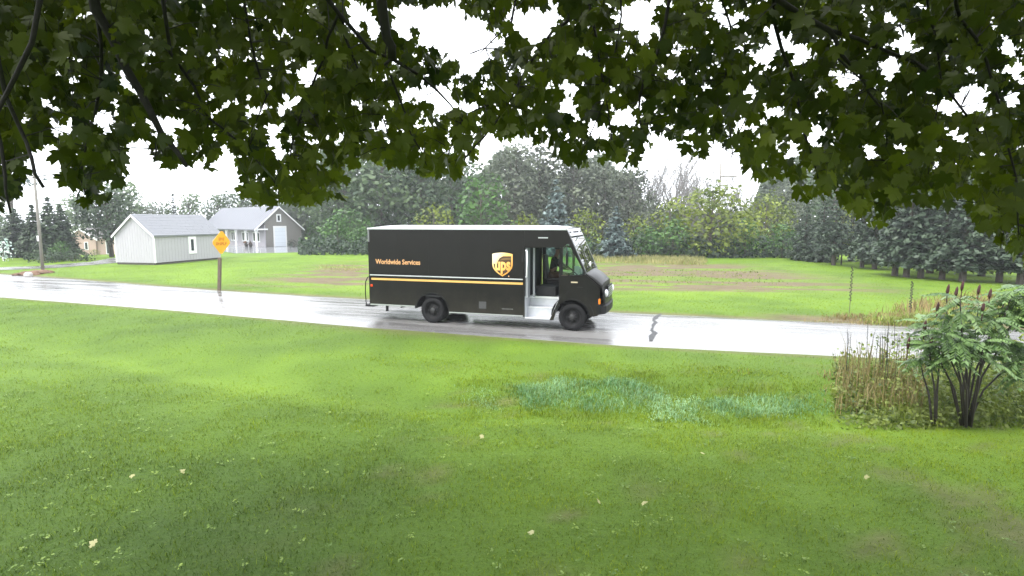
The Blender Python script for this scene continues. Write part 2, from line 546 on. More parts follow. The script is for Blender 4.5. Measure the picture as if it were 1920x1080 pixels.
MB().box(.082, L_ - .082, W_ - .08, W_ - .001, .16, E_).build('side_wall', M_SIDING, shed)
m = MB()
for k in range(15):
    y0 = W_ * k / 15 + .01; y1 = W_ * (k + 1) / 15 - .01
    zz = lambda y: E_ + (RZ_ - .06 - E_) * (1 - abs(y - W_ / 2) / (W_ / 2))
    m.prism([(y0, .16), (y1, .16), (y1, zz(y1) - .05), (y0, zz(y0) - .05)], -.012, .0, 'x')
m.build('gable_boards', M_SIDING, shed)
m = MB()
sl = (RZ_ - E_) / (W_ / 2)
ov = .16
gable_roof(m, -.14, L_ + .14, -ov, W_ / 2, W_ + ov, E_ - sl * ov, RZ_, .10)
ro_ = m.build('roof', M_SHINGLE, shed)
m = MB(); r_ = np.random.default_rng(8)
for side in (0, 1):                                   # shingle courses, each butting a little proud of the next
    for k in range(13):
        t0, t1 = k / 13, (k + 1) / 13 - .012
        ya, yb = (-ov + (W_ / 2 + ov) * t0, -ov + (W_ / 2 + ov) * t1)
        za, zb = E_ - sl * ov + sl * (ya + ov) + .104, E_ - sl * ov + sl * (yb + ov) + .104
        if side: ya, yb = W_ - ya, W_ - yb
        x = -.135
        while x < L_ + .13:
            w = min(r_.uniform(.5, 1.1), L_ + .135 - x); q = r_.uniform(.008, .02)
            m.prism([(ya, za), (yb, zb), (yb, zb + .004), (ya, za + q)], x, x + w - .012, 'x'); x += w
m.build('shingle_course', M_SHINGLE, ro_)['kind'] = 'stuff'
m = MB()
for y0, y1, z0, z1 in ((-ov, W_ / 2, E_ - sl * ov, RZ_), (W_ / 2, W_ + ov, RZ_, E_ - sl * ov)):
    m.prism([(y0, z0 - .10), (y1, z1 - .10), (y1, z1 + .06), (y0, z0 + .06)], -.19, -.142, 'x')
m.build('barge_board', M_TRIM, shed)
m = MB(); m.box(0, L_, .03, W_ - .03, 0, .158); m.build('skid_base', M_WOOD, shed)
window(shed, M_TRIM, 0, .82, 1.42, 3.75, 1.38, ('y', -.012, -1), .24)
m = MB()
for y in (0, W_): m.box(-.03, .06, y - .03, y + .03, .16, E_ - .1)
m.build('corner_board', M_TRIM, shed)

# long grey house; local x runs back-left along the porch, y across the gable
hK = at(481, 464)
house = empty('grey_house')
hx = -47 + 180                                   # direction of the porch, degrees
house.location = (hK[0], hK[1], 0); house.rotation_euler = (0, 0, R(137))
# with this turn local -y points to the right-back: mirror by using negative y for the gable width
tag(house, 'long taupe farmhouse with pale grey roof, porch posts and white gable door', 'house')
HW, HL, HE, HR, PD = 6.1, 19.0, 2.45, 5.2, 1.15
def hy(y): return -y
def hbox(mb, x0, x1, y0, y1, z0, z1): mb.box(x0, x1, -y1, -y0, z0, z1); return mb
g = [(-PD, 0), (-HW, 0), (-HW, HE), (-HW / 2, HR - .03), (-PD, HE + (HR - HE) * PD / (HW / 2) - .06)]
MB().prism(g, 0, .1, 'x').build('gable_wall', M_SIDING2, house)
m = MB()
for k in range(26):                                # upright boards on the gable end
    a = PD + (HW - PD) * k / 26 + .012; b = PD + (HW - PD) * (k + 1) / 26 - .012
    zf = lambda y: HE + (HR - HE) * (1 - abs(y - HW / 2) / (HW / 2)) - .12
    m.prism([(-a, 0.02), (-b, .02), (-b, zf(b)), (-a, zf(a))], -.016, -.001, 'x')
m.build('gable_boards', M_SIDING2, house)
MB().prism(g, HL - .1, HL, 'x').build('gable_wall', M_SIDING2, house)
hbox(MB(), .102, HL - .102, PD, PD + .1, 0, HE + .5).build('porch_wall', M_SIDING, house)
hbox(MB(), .102, HL - .102, HW - .1, HW - .002, 0, HE).build('back_wall', M_SIDING2, house)
m = MB(); s2 = (HR - HE) / (HW / 2)
gable_roof(m, -.3, HL + .3, -HW - .3, -HW / 2, .3, HE - s2 * .3, HR, .12)
m.build('roof', M_METALROOF, house)
m = MB()
for k in range(32):
    x = .1 + k * .6
    m.prism([(.29, HE - s2 * .29 + .12), (-HW / 2, HR + .12), (-HW / 2, HR + .16), (.29, HE - s2 * .29 + .16)], x, x + .04, 'x')
m.build('roof_seams', M_METALROOF, house)
m = MB()
for y0, y1, z0, z1 in ((.3, -HW / 2, HE - s2 * .3, HR), (-HW / 2, -HW - .3, HR, HE - s2 * .3)):
    m.prism([(y0, z0 - .12), (y1, z1 - .12), (y1, z1 + .08), (y0, z0 + .08)], -.36, -.302, 'x')
m.build('barge_board', M_TRIM, house)
m = MB(); hbox(m, -.3, HL, .02, .2, HE - .26, HE - .03); hbox(m, -.28, -.1, .21, PD + .3, HE - .24, HE - .06)
m.build('porch_beam', M_TRIM, house)
for k in range(6):
    x = .15 + k * 3.3
    m = MB(); hbox(m, x - .1, x + .1, .03, .21, .04, HE - .262)
    for sg in (-1, 1):
        m.prism([(x + sg * .1, HE - .75), (x + sg * .1, HE - .55), (x + sg * .42, HE - .265), (x + sg * .55, HE - .265)], -.16, -.08, 'y')
    m.build('porch_post', M_TRIM, house)
hbox(MB(), .0, HL, -.1, PD - .002, 0, .038).build('porch_floor', solid('porch_concrete', (.3, .3, .3), .35), house)
for cx, w in ((2.6, 2.2), (6.2, 2.2), (10, 2.2)):
    window(house, M_TRIM, 0, w, 1.35, cx, 1.25, ('y', -PD, 1), .16, 2)
window(house, M_TRIM, 0, .62, 1.0, -HW / 2, 3.75, ('x', -.018, -1), .16)
m = MB(); m.box(-.10, -.018, -HW / 2 - .95, -HW / 2 - .80, .02, 2.72); m.box(-.10, -.018, -HW / 2 + .65, -HW / 2 + .80, .02, 2.72); m.box(-.10, -.018, -HW / 2 - .80, -HW / 2 + .65, 2.5, 2.72)
fr = m.build('door_frame', M_TRIM, house)
m = MB()
for k in range(5): m.box(-.06, -.02, -HW / 2 - .795, -HW / 2 + .645, .03 + k * .495, .03 + k * .495 + .485)
m.build('garage_door', solid('door_white', (.7, .74, .8), .4, var=.03), house)
m = MB(); m.box(-.08, -.018, -PD - .06, -PD + .06, 0, HE + .4); m.build('corner_board', M_SIDING, house)

# wet concrete yard in front of the house
M_YARD = solid('wet_concrete', (.2, .21, .22), .13, var=.15, scale=.8)
yard = MB()
pl = [at(*p) for p in [(395, 468), (440, 475), (520, 474.2), (600, 472), (690, 470), (690, 465.5), (560, 461), (480, 463), (440, 459), (380, 461)]]
yard.prism([(p[0], p[1]) for p in pl], -.05, .014, 'z')
yo = yard.build('driveway', M_YARD); yo['kind'] = 'structure'

# pots under the porch window
for i, (px, lab) in enumerate(((462, 'dark flower pot under the house porch window, nearer the left post'), (470, 'dark flower pot under the house porch window, nearer the right post'))):
    t = empty('flower_pot', tuple(at(px, 463.5) + np.array([0, 0, .02])))
    tag(t, lab, 'flower pot', 'flower pots on the porch')
    MB().lathe([(.0, 0), (.16, 0), (.24, .34), (.26, .36), (.21, .36), (.19, .30), (0, .30)], 14, 'z').build('pot', M_WOOD, t, True)
    r_ = np.random.default_rng(i)
    mm = MB()
    for k in range(40):
        c = r_.normal(0, .12, 3) + np.array([0, 0, .5]); d = r_.normal(0, .07, 3); e = r_.normal(0, .07, 3)
        mm.add([c - d, c + e, c + d, c - e], [(0, 1, 2, 3)], r_.uniform(0, 1))
    mm.build('plant', leafy('pot_plant', (.03, .05, .015), (.15, .06, .03)), t)

# pinkish brick house at the left, half hidden by trees
M_BRICK = solid('pink_brick', (.42, .30, .25), .75, var=.14, scale=8)
bd = 76.0
bz = float(tz(-60, bd))
def bpt(px): return (px - 960) / FPX * bd
bh = empty('brick_house', (bpt(128), bd, bz), R(6))
tag(bh, 'pinkish brick house with white fascia half hidden behind the left trees', 'house')
bw = bpt(214) - bpt(128)
eh, rh, gw = 2.25, 3.5, 3.6
MB().prism([(0, 0), (gw, 0), (gw, eh), (gw / 2, rh - .02), (0, eh)], 0, .2, 'y').build('gable_wall', M_BRICK, bh)
m = MB(); m.box(gw + .002, bw + 3, .3, .5, 0, eh); m.box(.0, .2, .202, 8, 0, eh); m.build('wall', M_BRICK, bh)
M_BROWNROOF = solid('grey_brown_roof', (.20, .19, .185), .6, var=.2, scale=10)
m = MB()
m.prism([(-.4, eh - .28), (gw / 2, rh), (gw / 2, rh + .12), (-.4, eh - .16)], -.3, 8, 'y')
m.prism([(gw / 2 + .002, rh), (gw + .4, eh - .28), (gw + .4, eh - .16), (gw / 2 + .002, rh + .12)], -.3, 8, 'y')
m.build('roof', M_BROWNROOF, bh)
m = MB(); m.prism([(-.1, eh), (4, rh + .3), (4, rh + .42), (-.1, eh + .12)], gw + .5, bw + 3.2, 'x'); m.build('roof', M_BROWNROOF, bh)
m = MB()
m.prism([(-.4, eh - .38), (gw / 2, rh - .1), (gw / 2, rh + .14), (-.4, eh - .14)], -.36, -.302, 'y')
m.prism([(gw / 2 + .002, rh - .1), (gw + .4, eh - .38), (gw + .4, eh - .14), (gw / 2 + .002, rh + .14)], -.36, -.302, 'y')
m.build('barge_board', M_TRIM, bh)
window(bh, M_TRIM, 0, .5, 1.1, 2.4, 1.2, ('y', 0, -1), .08)
window(bh, M_TRIM, 0, .6, 1.9, 5.0, 1.0, ('y', .3, -1), .08)
m = MB(); m.box(bw - .4, bw + .8, .22, .299, 0, 1.9); m.build('garage_door', M_TRIM, bh)

# ------------------------------------------------------------------ pole, wires, sign
M_POLE = solid('weathered_pole', (.20, .185, .165), .85, var=.3, scale=3)
def pole(px, py, top_y, label, arm, r0=.10):
    b = at(px, py); d = b[1]
    h = CAM_H + (415 - top_y) / FPX * d
    t = empty('utility_pole', (b[0], b[1], float(tz(b[0], b[1])) - .1))
    tag(t, label, 'utility pole', 'utility poles')
    MB().tube([(0, 0, 0), (.02, 0, h * .5), (.05, 0, h)], [r0, r0 * .85, r0 * .65], 10).build('pole', M_POLE, t, True)
    return t, h
p1, h1 = pole(81, 511, 292, 'tall bare grey utility pole beside the side road mouth at left', False)
MB().box(-.07, .05, -.155, -.135, 2.15, 2.5).build('marker_plate', M_TRIM, p1)
pc = far(1347, 415, 78)
p2 = empty('utility_pole', (pc[0], pc[1], -.1))
tag(p2, 'distant utility pole with crossarm rising among the bare trees', 'utility pole', 'utility poles')
MB().tube([(0, 0, 0), (0, 0, 11.6)], [.17, .12], 8).build('pole', M_POLE, p2, True)
MB().box(-.2, 2.2, -.19, -.12, 9.4, 9.6).build('crossarm', M_POLE, p2)
MB().tube([(.1, -.15, 9.4), (1.2, -.15, 10.4)], .05, 5).build('brace', M_POLE, p2)
wa = far(-900, 232, 23.0); wb = far(800, 176.5, 21.0); wc = far(2900, 300, 17.0)
pts = []
for t in np.linspace(0, 1, 40):
    p = wa * (1 - t) + wc * t
    q = wa * (1 - t) ** 2 + 2 * t * (1 - t) * (2 * wb - .5 * wa - .5 * wc) + wc * t * t
    pts.append(q)
o = MB().tube(pts, .009, 5).build('overhead_wire', solid('cable', (.02, .02, .02), .6))
tag(o, 'thin black overhead wire crossing the sky behind the maple leaves', 'wire')

sb = at(411, 543)
sign = empty('warning_sign', (sb[0], sb[1], float(tz(sb[0], sb[1]))))
sign.rotation_euler = (0, R(4.5), 0)
tag(sign, 'yellow diamond warning sign on a leaning wooden post by the road', 'road sign')
MB().box(-.07, .07, -.06, .06, -.1, 1.62).build('post', solid('sign_post_wood', (.10, .075, .05), .8, var=.3), sign, bevel=.01)
M_YEL = solid('sign_yellow', (.80, .36, .015), .4, var=.05)
M_SGN = solid('sign_lettering', (.42, .12, .005), .5, var=.1)
face = empty('face_mount'); bpy.data.objects.remove(face)
th = math.atan2(-.29, .956)                         # the way the sign faces
zc, hd = 2.36, .56
rot = Matrix.Rotation(th, 4, 'Z')
def sgn(mb, name, mat, parent, bevel=0):
    o = mb.build(name, mat, parent, bevel=bevel)
    o.matrix_local = Matrix.Translation((.0, 0, zc)) @ rot @ Matrix.Translation((.075, 0, 0))
    return o
c = .06
dia = [(-hd + c, -c), (-c, -hd + c), (c, -hd + c), (hd - c, -c), (hd - c, c), (c, hd - c), (-c, hd - c), (-hd + c, c)]
dia = [(p[0] * 1.05, p[1] * 1.08) for p in dia]
pl_ = sgn(MB().prism(dia, 0, .012, 'x'), 'sign_plate', M_YEL, sign)
def text_row(z, n, w, h):
    """a row of short strokes: lettering too small to read in the photograph"""
    mb = MB(); y = -n * w / 2
    for k in range(n):
        mb.box(.014, .017, y, y + w * .28, z, z + h)
        mb.box(.014, .0168, y + w * .28, y + w * .78, z + h * (.4 if k % 2 else 0), z + h * (.62 if k % 2 else .22))
        if k % 3 != 1: mb.box(.014, .0169, y + w * .56, y + w * .78, z + h * .25, z + h)
        y += w
    return mb
sg1 = text_row(.10, 3, .12, .15).build('lettering', M_SGN, sign); sg2 = text_row(-.13, 6, .11, .15).build('lettering', M_SGN, sign)
for q in (sg1, sg2): q.matrix_local = Matrix.Translation((0, 0, zc)) @ rot @ Matrix.Translation((.075, 0, 0))
# ------------------------------------------------------------------ delivery van
vA = at(811, 607); vB = at(1074, 622)
V_ANG = math.atan2(vB[1] - vA[1], vB[0] - vA[0])
V_Z = 0.02
van = empty('delivery_van', (vA[0], vA[1], V_Z), V_ANG)
tag(van, 'dark brown delivery van with gold shield emblem and open side door on the wet road', 'van')
VM = Matrix.Translation((vA[0], vA[1], V_Z)) @ Matrix.Rotation(V_ANG, 4, 'Z')
WB = 4.60            # wheelbase
VW = 2.28            # width; near side is y = 0, far side y = VW
def brown_paint():
    m, nt, b = principled('brown_paint')
    L = nt.links.new
    tc = nt.nodes.new('ShaderNodeTexCoord')
    n1 = nt.nodes.new('ShaderNodeTexNoise'); n1.inputs['Scale'].default_value = 1.3; n1.inputs['Detail'].default_value = 8
    L(tc.outputs['Object'], n1.inputs['Vector'])
    cr = nt.nodes.new('ShaderNodeValToRGB')
    cr.color_ramp.elements[0].position = .3; cr.color_ramp.elements[0].color = (.0060, .0054, .0046, 1)
    cr.color_ramp.elements[1].position = .8; cr.color_ramp.elements[1].color = (.0095, .0086, .0076, 1)
    L(n1.outputs['Fac'], cr.inputs[0])
    # road grime thrown up on the lower body, in ragged splashes
    sx = nt.nodes.new('ShaderNodeSeparateXYZ'); L(tc.outputs['Object'], sx.inputs[0])
    g1 = nt.nodes.new('ShaderNodeTexNoise'); g1.inputs['Scale'].default_value = 2.6; g1.inputs['Detail'].default_value = 9; g1.inputs['Roughness'].default_value = .7
    L(tc.outputs['Object'], g1.inputs['Vector'])
    gz = nt.nodes.new('ShaderNodeMapRange'); gz.inputs[1].default_value = 1.25; gz.inputs[2].default_value = .35; gz.inputs[3].default_value = -.62; gz.inputs[4].default_value = -.05
    L(sx.outputs['Z'], gz.inputs[0])
    ga = nt.nodes.new('ShaderNodeMath'); ga.operation = 'ADD'; L(g1.outputs['Fac'], ga.inputs[0]); L(gz.outputs[0], ga.inputs[1])
    gm = nt.nodes.new('ShaderNodeMath'); gm.operation = 'MULTIPLY'; gm.inputs[1].default_value = 1.3; gm.use_clamp = True; L(ga.outputs[0], gm.inputs[0])
    gx_ = nt.nodes.new('ShaderNodeMix'); gx_.data_type = 'RGBA'; gx_.inputs[7].default_value = (.030, .027, .020, 1)
    L(gm.outputs[0], gx_.inputs[0]); L(cr.outputs[0], gx_.inputs[6]); L(gx_.outputs[2], b.inputs['Base Color'])
    b.inputs['Specular IOR Level'].default_value = .2
    mr = nt.nodes.new('ShaderNodeMapRange'); mr.inputs[3].default_value = .30; mr.inputs[4].default_value = .42
    L(n1.outputs['Fac'], mr.inputs[0]); L(mr.outputs[0], b.inputs['Roughness'])
    n2 = nt.nodes.new('ShaderNodeTexNoise'); n2.inputs['Scale'].default_value = 2.2
    L(tc.outputs['Object'], n2.inputs['Vector'])
    bp = nt.nodes.new('ShaderNodeBump'); bp.inputs['Strength'].default_value = .15; bp.inputs['Distance'].default_value = .02
    L(n2.outputs['Fac'], bp.inputs['Height']); L(bp.outputs[0], b.inputs['Normal'])
    return m
M_BRN = brown_paint()
M_ROOFW = solid('translucent_white_roof', (.40, .40, .41), .35, var=.04)
M_SKINC = (.22, .12, .08)
M_ALU = solid('aluminium', (.55, .56, .58), .35, metal=.85, var=.1)
M_STEP = solid('step_aluminium', (.50, .51, .54), .42, metal=.25, var=.12, scale=9)
M_RUB = solid('tyre_rubber', (.008, .008, .0085), .75, var=.2, bump=.2)
M_BLK = solid('black_steel', (.008, .008, .008), .5, var=.2)
for _m in (M_RUB, M_BLK): _m.node_tree.nodes['Principled BSDF'].inputs['Specular IOR Level'].default_value = .2
M_DARK = solid('dark_interior', (.012, .012, .013), .75, var=.2)
M_GREYIN = solid('grey_cab_lining', (.13, .135, .14), .6, var=.1)
M_GOLD = solid('gold_stripe', (.62, .36, .10), .45, var=.05)
M_GLASSV = glass('cab_glass', (.78, .90, .87), mix=.10)
M_WIND = glass('windscreen_glass', (.60, .78, .74), mix=.24)
M_RED = solid('red_lens', (.55, .05, .01), .2, var=.1)
M_ORG = solid('orange_lens', (.75, .20, .02), .2, var=.1)
M_LAMP = solid('lamp_glass', (.75, .75, .75), .12, var=.05, coat=.5)
TH = .035
Zt = 3.03

def arc(cx, cz, r, a0, a1, n, sq=1.0):
    return [(cx + r * math.cos(R(a0 + (a1 - a0) * k / n)), cz + r * sq * math.sin(R(a0 + (a1 - a0) * k / n))) for k in range(n + 1)]
# side outlines (x, z)
rear_arch = arc(0.0, .42, .57, 10, 168, 14)[::-1]
panel_rear = [(-2.30, .50), (-.56, .50)] + rear_arch + [(.57, .36), (3.11, .36), (3.11, Zt), (-2.30, Zt)]
header = [(3.112, 2.50), (4.30, 2.52), (4.46, 2.66), (4.80, 2.06), (4.96, 1.74), (5.00, 1.77), (4.42, Zt), (3.112, Zt)]
f_arch = arc(WB, .42, .535, 4, 174, 14)[::-1]
cowl = [(3.90, .29), (4.03, .30)] + f_arch + [(5.36, .47), (5.36, .80), (5.40, .86), (5.42, 1.34), (5.0, 1.72), (4.962, 1.738), (4.88, 1.70), (4.26, 1.67), (4.26, 2.522), (4.19, 2.503), (4.19, .95)]
# (panels) near and far sides
def side(y0, y1, open_door):
    MB().prism(panel_rear, y0, y1, 'y').build('side_panel', M_BRN, van, bevel=.008)
    MB().prism(header, y0, y1, 'y').build('door_header', M_BRN, van, bevel=.006)
side(0, TH, True); side(VW - TH, VW, False)
def taper(o, near):
    """the nose narrows ahead of the cowl"""
    for v in o.data.vertices:
        if v.co.x > 5.0:
            k = (v.co.x - 5.0) * .32
            v.co.y += k if near else -k
def cowl_panel(y0, y1, near):
    mb = MB().prism(cowl, y0, y1, 'y'); o = mb.build('fender_panel', M_BRN, van, bevel=.008); taper(o, near); return o
cowl_panel(0, TH, True); cowl_panel(VW - TH, VW, False)
# rear wall, bulkhead, floors
m = MB(); m.box(-2.30, -2.26, TH + .002, VW - TH - .002, .50, Zt - .02); m.build('rear_wall', M_BRN, van)
m = MB(); m.box(-2.345, -2.302, .2, 1.13, .78, 2.75); m.box(-2.345, -2.302, 1.15, VW - .2, .78, 2.75); m.build('rear_door', M_BRN, van, bevel=.01)
m = MB(); m.box(-2.2, 3.08, TH + .003, VW - TH - .003, .86, .93); m.build('cargo_floor', M_DARK, van)
m = MB(); m.box(3.02, 3.06, .42, VW - .05, .932, Zt - .05); m.build('bulkhead', M_DARK, van)
m = MB(); m.box(3.09, 4.24, .62, VW - .04, .86, .93); m.box(4.242, 4.9, .05, VW - .05, .99, 1.02); m.build('cab_floor', M_STEP, van)
# roof: a shallow white crown with a metal edge
m = MB(); n = 12; L0, L1 = -2.30, 4.40
for i, x in enumerate(np.linspace(L0, L1, 22)):
    e = min(1, (x - L0) / .55, (L1 - x) / .8 + .12)
    cr = .075 * math.sin(max(e, 0) * math.pi / 2) + .012
    for k in range(n + 1):
        t = k / n
        m.v.append((x, .012 + t * (VW - .024), Zt + .055 + cr * (1 - abs(2 * t - 1) ** 2.4)))
for i in range(21):
    for k in range(n):
        p = i * (n + 1) + k; m.f.append((p, p + n + 1, p + n + 2, p + 1))
m.build('roof', M_ROOFW, van, True)
m = MB()
m.box(-2.315, 4.43, -.012, .03, Zt + .003, Zt + .05); m.box(-2.315, 4.43, VW - .03, VW + .012, Zt + .003, Zt + .058)
m.box(-2.33, -2.30, .032, VW - .032, Zt - .04, Zt + .058)
m.build('roof_edge', M_ALU, van, bevel=.008)
# front cap over the windscreen
m = MB(); m.prism([(4.40, Zt + .06), (4.28, Zt + .05), (4.30, Zt - .05), (4.50, 2.84), (4.545, 2.845)], .03, VW - .03, 'y')
m.build('front_cap', solid('front_cap_grey', (.24, .24, .25), .3, var=.1), van, bevel=.02)
for y in (.22, .85, 1.14, 1.43, VW - .22):
    MB().box(4.455, 4.50, y - .06, y + .06, 2.96, 2.99).build('marker_light', M_BLK, van)
# windscreen: two raked panes in a frame
def wq(t): return (4.53 + (5.03 - 4.53) * t, 2.84 + (1.75 - 2.84) * t)
for y0, y1, nm in ((.10, VW / 2 - .02, 'windscreen'), (VW / 2 + .02, VW - .10, 'windscreen')):
    a, b = wq(.03), wq(.97)
    MB().prism([a, b, (b[0] - .012, b[1] - .004), (a[0] - .012, a[1] - .004)], y0, y1, 'y').build(nm, M_WIND, van)
m = MB()
for y0, y1 in ((.0, .098), (VW / 2 - .018, VW / 2 + .018), (VW - .098, VW)):
    a, b = wq(0), wq(1)
    m.prism([a, b, (b[0] - .06, b[1] - .03), (a[0] - .06, a[1] - .03)], y0 + .001, y1, 'y')
a = wq(.975); b = wq(1.03); m.prism([a, b, (b[0] - .05, b[1]), (a[0] - .05, a[1])], .1, VW - .1, 'y')
m.build('windscreen_frame', solid('pillar_grey', (.05, .055, .06), .3, var=.1), van, bevel=.006)
for y in (.55, 1.6):                                         # wipers
    a = wq(.93); b = wq(.42)
    MB().tube([(a[0] + .03, y, a[1] + .02), (b[0] + .03, y + .28, b[1] + .02)], .012, 5).build('wiper', M_BLK, van)
# quarter windows
for y in (.012, VW - .02):
    MB().prism([(4.264, 1.70), (4.88, 1.72), (4.79, 2.04), (4.44, 2.64), (4.30, 2.515), (4.264, 2.515)], y, y + .008, 'y').build('quarter_window', M_GLASSV, van)
m = MB()
m.box(4.262, 4.30, -.006, TH + .004, 1.69, 2.60); m.build('door_post', M_BLK, van)
# hood: crowned, falling to the nose
m = MB(); nx_, ny_ = 10, 14
for i in range(nx_ + 1):
    t = i / nx_
    x = 5.0 + .47 * t
    y0 = .02 + .32 * (x - 5.0); y1 = VW - y0
    for k in range(ny_ + 1):
        s = k / ny_; c = 1 - abs(2 * s - 1) ** 2.6
        ze = 1.735 - .34 * t - .05 * t * t
        bulge = .06 * (1 - t) + .19 * math.sin(min(1, t * 1.05) * math.pi / 2) * (1 - .45 * t * t)
        m.v.append((x + .06 * c * t, y0 + (y1 - y0) * s, ze + bulge * c))
for i in range(nx_):
    for k in range(ny_):
        p = i * (ny_ + 1) + k; m.f.append((p, p + ny_ + 1, p + ny_ + 2, p + 1))
o = m.build('hood', M_BRN, van, True)
md = o.modifiers.new('thickness', 'SOLIDIFY'); md.thickness = .03
# nose under the hood edge
m = MB(); n = 14
for i, (z, dx) in enumerate(((1.53, 0), (1.36, .02), (1.2, .05), (1.05, .085), (.92, .10), (.80, .09))):
    for k in range(n + 1):
        s = k / n; c = 1 - abs(2 * s - 1) ** 2.6
        zz = z - (.18 * (1 - c) if i == 0 else .04 * (1 - c) if i == 1 else 0)
        m.v.append((5.44 + dx + .065 * c, .175 + (VW - .35) * s, zz))
for i in range(5):
    for k in range(n):
        p = i * (n + 1) + k; m.f.append((p, p + n + 1, p + n + 2, p + 1))
o = m.build('nose', M_BRN, van, True); md = o.modifiers.new('thickness', 'SOLIDIFY'); md.thickness = .03
m = MB(); m.box(5.57, 5.595, .62, VW - .62, .98, 1.34)
gr = m.build('grille', M_BLK, van)
for k in range(5): MB().box(5.597, 5.615, .64, VW - .64, 1.0 + k * .065, 1.025 + k * .065).build('grille_bar', M_ALU, gr)
for y in (.38, VW - .38):
    hb = MB().lathe([(.115, 0), (.12, .05), (.10, .055)], 18, 'z'); hl = hb.build('headlight', M_ALU, van, True)
    hl.matrix_local = Matrix.Translation((5.545, y, 1.14)) @ Matrix.Rotation(R(90), 4, 'Y')
    ln = MB().lathe([(.10, .052), (.07, .075), (.0, .085)], 18, 'z').build('lens', M_LAMP, hl, True)
for y in (.155, VW - .155):
    m = MB(); m.box(5.30, 5.43, y - .035, y + .035, .83, 1.0); m.build('turn_signal', M_ORG, van, bevel=.015)
# bumper
m = MB(); pr = [(.62, .84), (.72, .88), (.72, .84), (.62, .80)]
bp_ = [(5.28, .10), (5.42, .13), (5.56, .30), (5.60, .7), (5.61, VW / 2), (5.60, VW - .7), (5.56, VW - .3), (5.42, VW - .13), (5.28, VW - .10)]
for (x, y) in bp_:
    m.v += [(x, y, .52), (x + .03, y, .56), (x + .03, y, .76), (x, y, .80), (x - .05, y, .80), (x - .05, y, .52)]
for i in range(len(bp_) - 1):
    for k in range(6): m.f.append((i * 6 + k, (i + 1) * 6 + k, (i + 1) * 6 + (k + 1) % 6, i * 6 + (k + 1) % 6))
m.f += [tuple(range(6)), tuple(range((len(bp_) - 1) * 6, len(bp_) * 6))[::-1]]
m.build('bumper', M_BLK, van, bevel=.01)
m = MB(); m.prism([(5.3, .805), (5.44, .805), (5.50, .87), (5.46, .93), (5.3, .93)], .22, VW - .22, 'y'); m.build('bumper_valance', M_BLK, van)
MB().tube([(5.33, .4, .5), (5.33, VW - .4, .5)], .035, 8).build('tie_bar', M_BLK, van)

# trim on the near and far side
for y0, y1 in ((-.022, -.002), (VW + .002, VW + .022)):
    MB().box(-2.25, 3.06, y0, y1, 1.505, 1.54).build('rub_rail', M_ALU, van, bevel=.006)
    MB().box(-2.25, 3.06, y0, y1, 1.44, 1.462).build('rub_rail', M_BLK, van)
    MB().box(-2.20, 3.06, y0 * .5 + (0 if y0 < 0 else VW * .5), y1 if y0 < 0 else y1 - .008, 1.36, 1.43).build('gold_stripe', M_GOLD, van)
    MB().box(-2.26, -.62, y0, y1, .51, .55).build('skirt_rail', M_ALU, van)
    MB().box(.60, 3.06, y0, y1, .37, .405).build('skirt_rail', M_ALU, van)
m = MB()
ro = arc(0.0, .42, .60, 8, 170, 16); ri = arc(0.0, .42, .565, 8, 170, 16)
m.prism(ro + ri[::-1], -.025, -.002, 'y'); m.build('wheel_arch_trim', M_BLK, van)
m = MB(); ro = arc(WB, .42, .565, 6, 170, 16); ri = arc(WB, .42, .53, 6, 170, 16); m.prism(ro + ri[::-1], -.025, -.002, 'y'); m.build('wheel_arch_trim', M_BLK, van)
m = MB(); m.box(-2.24, -2.16, -.012, -.001, 1.13, 1.21); m.build('side_marker', M_RED, van, bevel=.004)
m = MB(); m.box(-2.302, -2.24, -.004, .04, 2.62, 3.02); m.build('corner_post', solid('corner_metal', (.16, .16, .165), .3, metal=.6), van)
for k, x in enumerate((-1.25, -.15, .95, 1.95)):
    MB().box(x, x + .05, -.005, -.001, 1.56, Zt - .02).build('panel_seam', M_BRN, van)
m = MB()
for x in np.arange(-2.2, 3.05, .11):
    m.box(x, x + .014, -.006, -.001, Zt - .06, Zt - .046); m.box(x, x + .014, -.006, -.001, 1.575, 1.589)
    if not (-.6 < x < .6): m.box(x, x + .014, -.006, -.001, .62, .634)
for x in (-1.225, -.125, .975, 1.975, 3.06):
    for z in np.arange(1.65, 2.95, .11): m.box(x - .007, x + .007, -.008, -.0012, z, z + .014)
m.build('rivets', M_BRN, van)
m = MB(); m.box(3.54, 3.84, -.010, -.001, 2.79, 2.825); m.build('vent_slot', M_ALU, van)
m = MB(); m.box(1.62, 1.86, -.006, -.001, .56, .78); m.build('fuel_door', solid('fuel_door_grey', (.045, .045, .046), .5), van)
m = MB()
for k in range(9): m.box(2.38 + k * .042, 2.405 + k * .042, -.004, -.001, .565, .60)
m.build('fleet_number', solid('grey_print', (.12, .12, .12), .6), van)
m = MB(); m.box(4.56, 4.76, -.02, -.001, 1.47, 1.505); m.build('fender_badge', solid('badge_gold', (.5, .42, .28), .4), van)
m = MB(); m.box(4.74, 4.92, -.006, -.001, 1.33, 1.35); m.build('fender_groove', M_DARK, van)
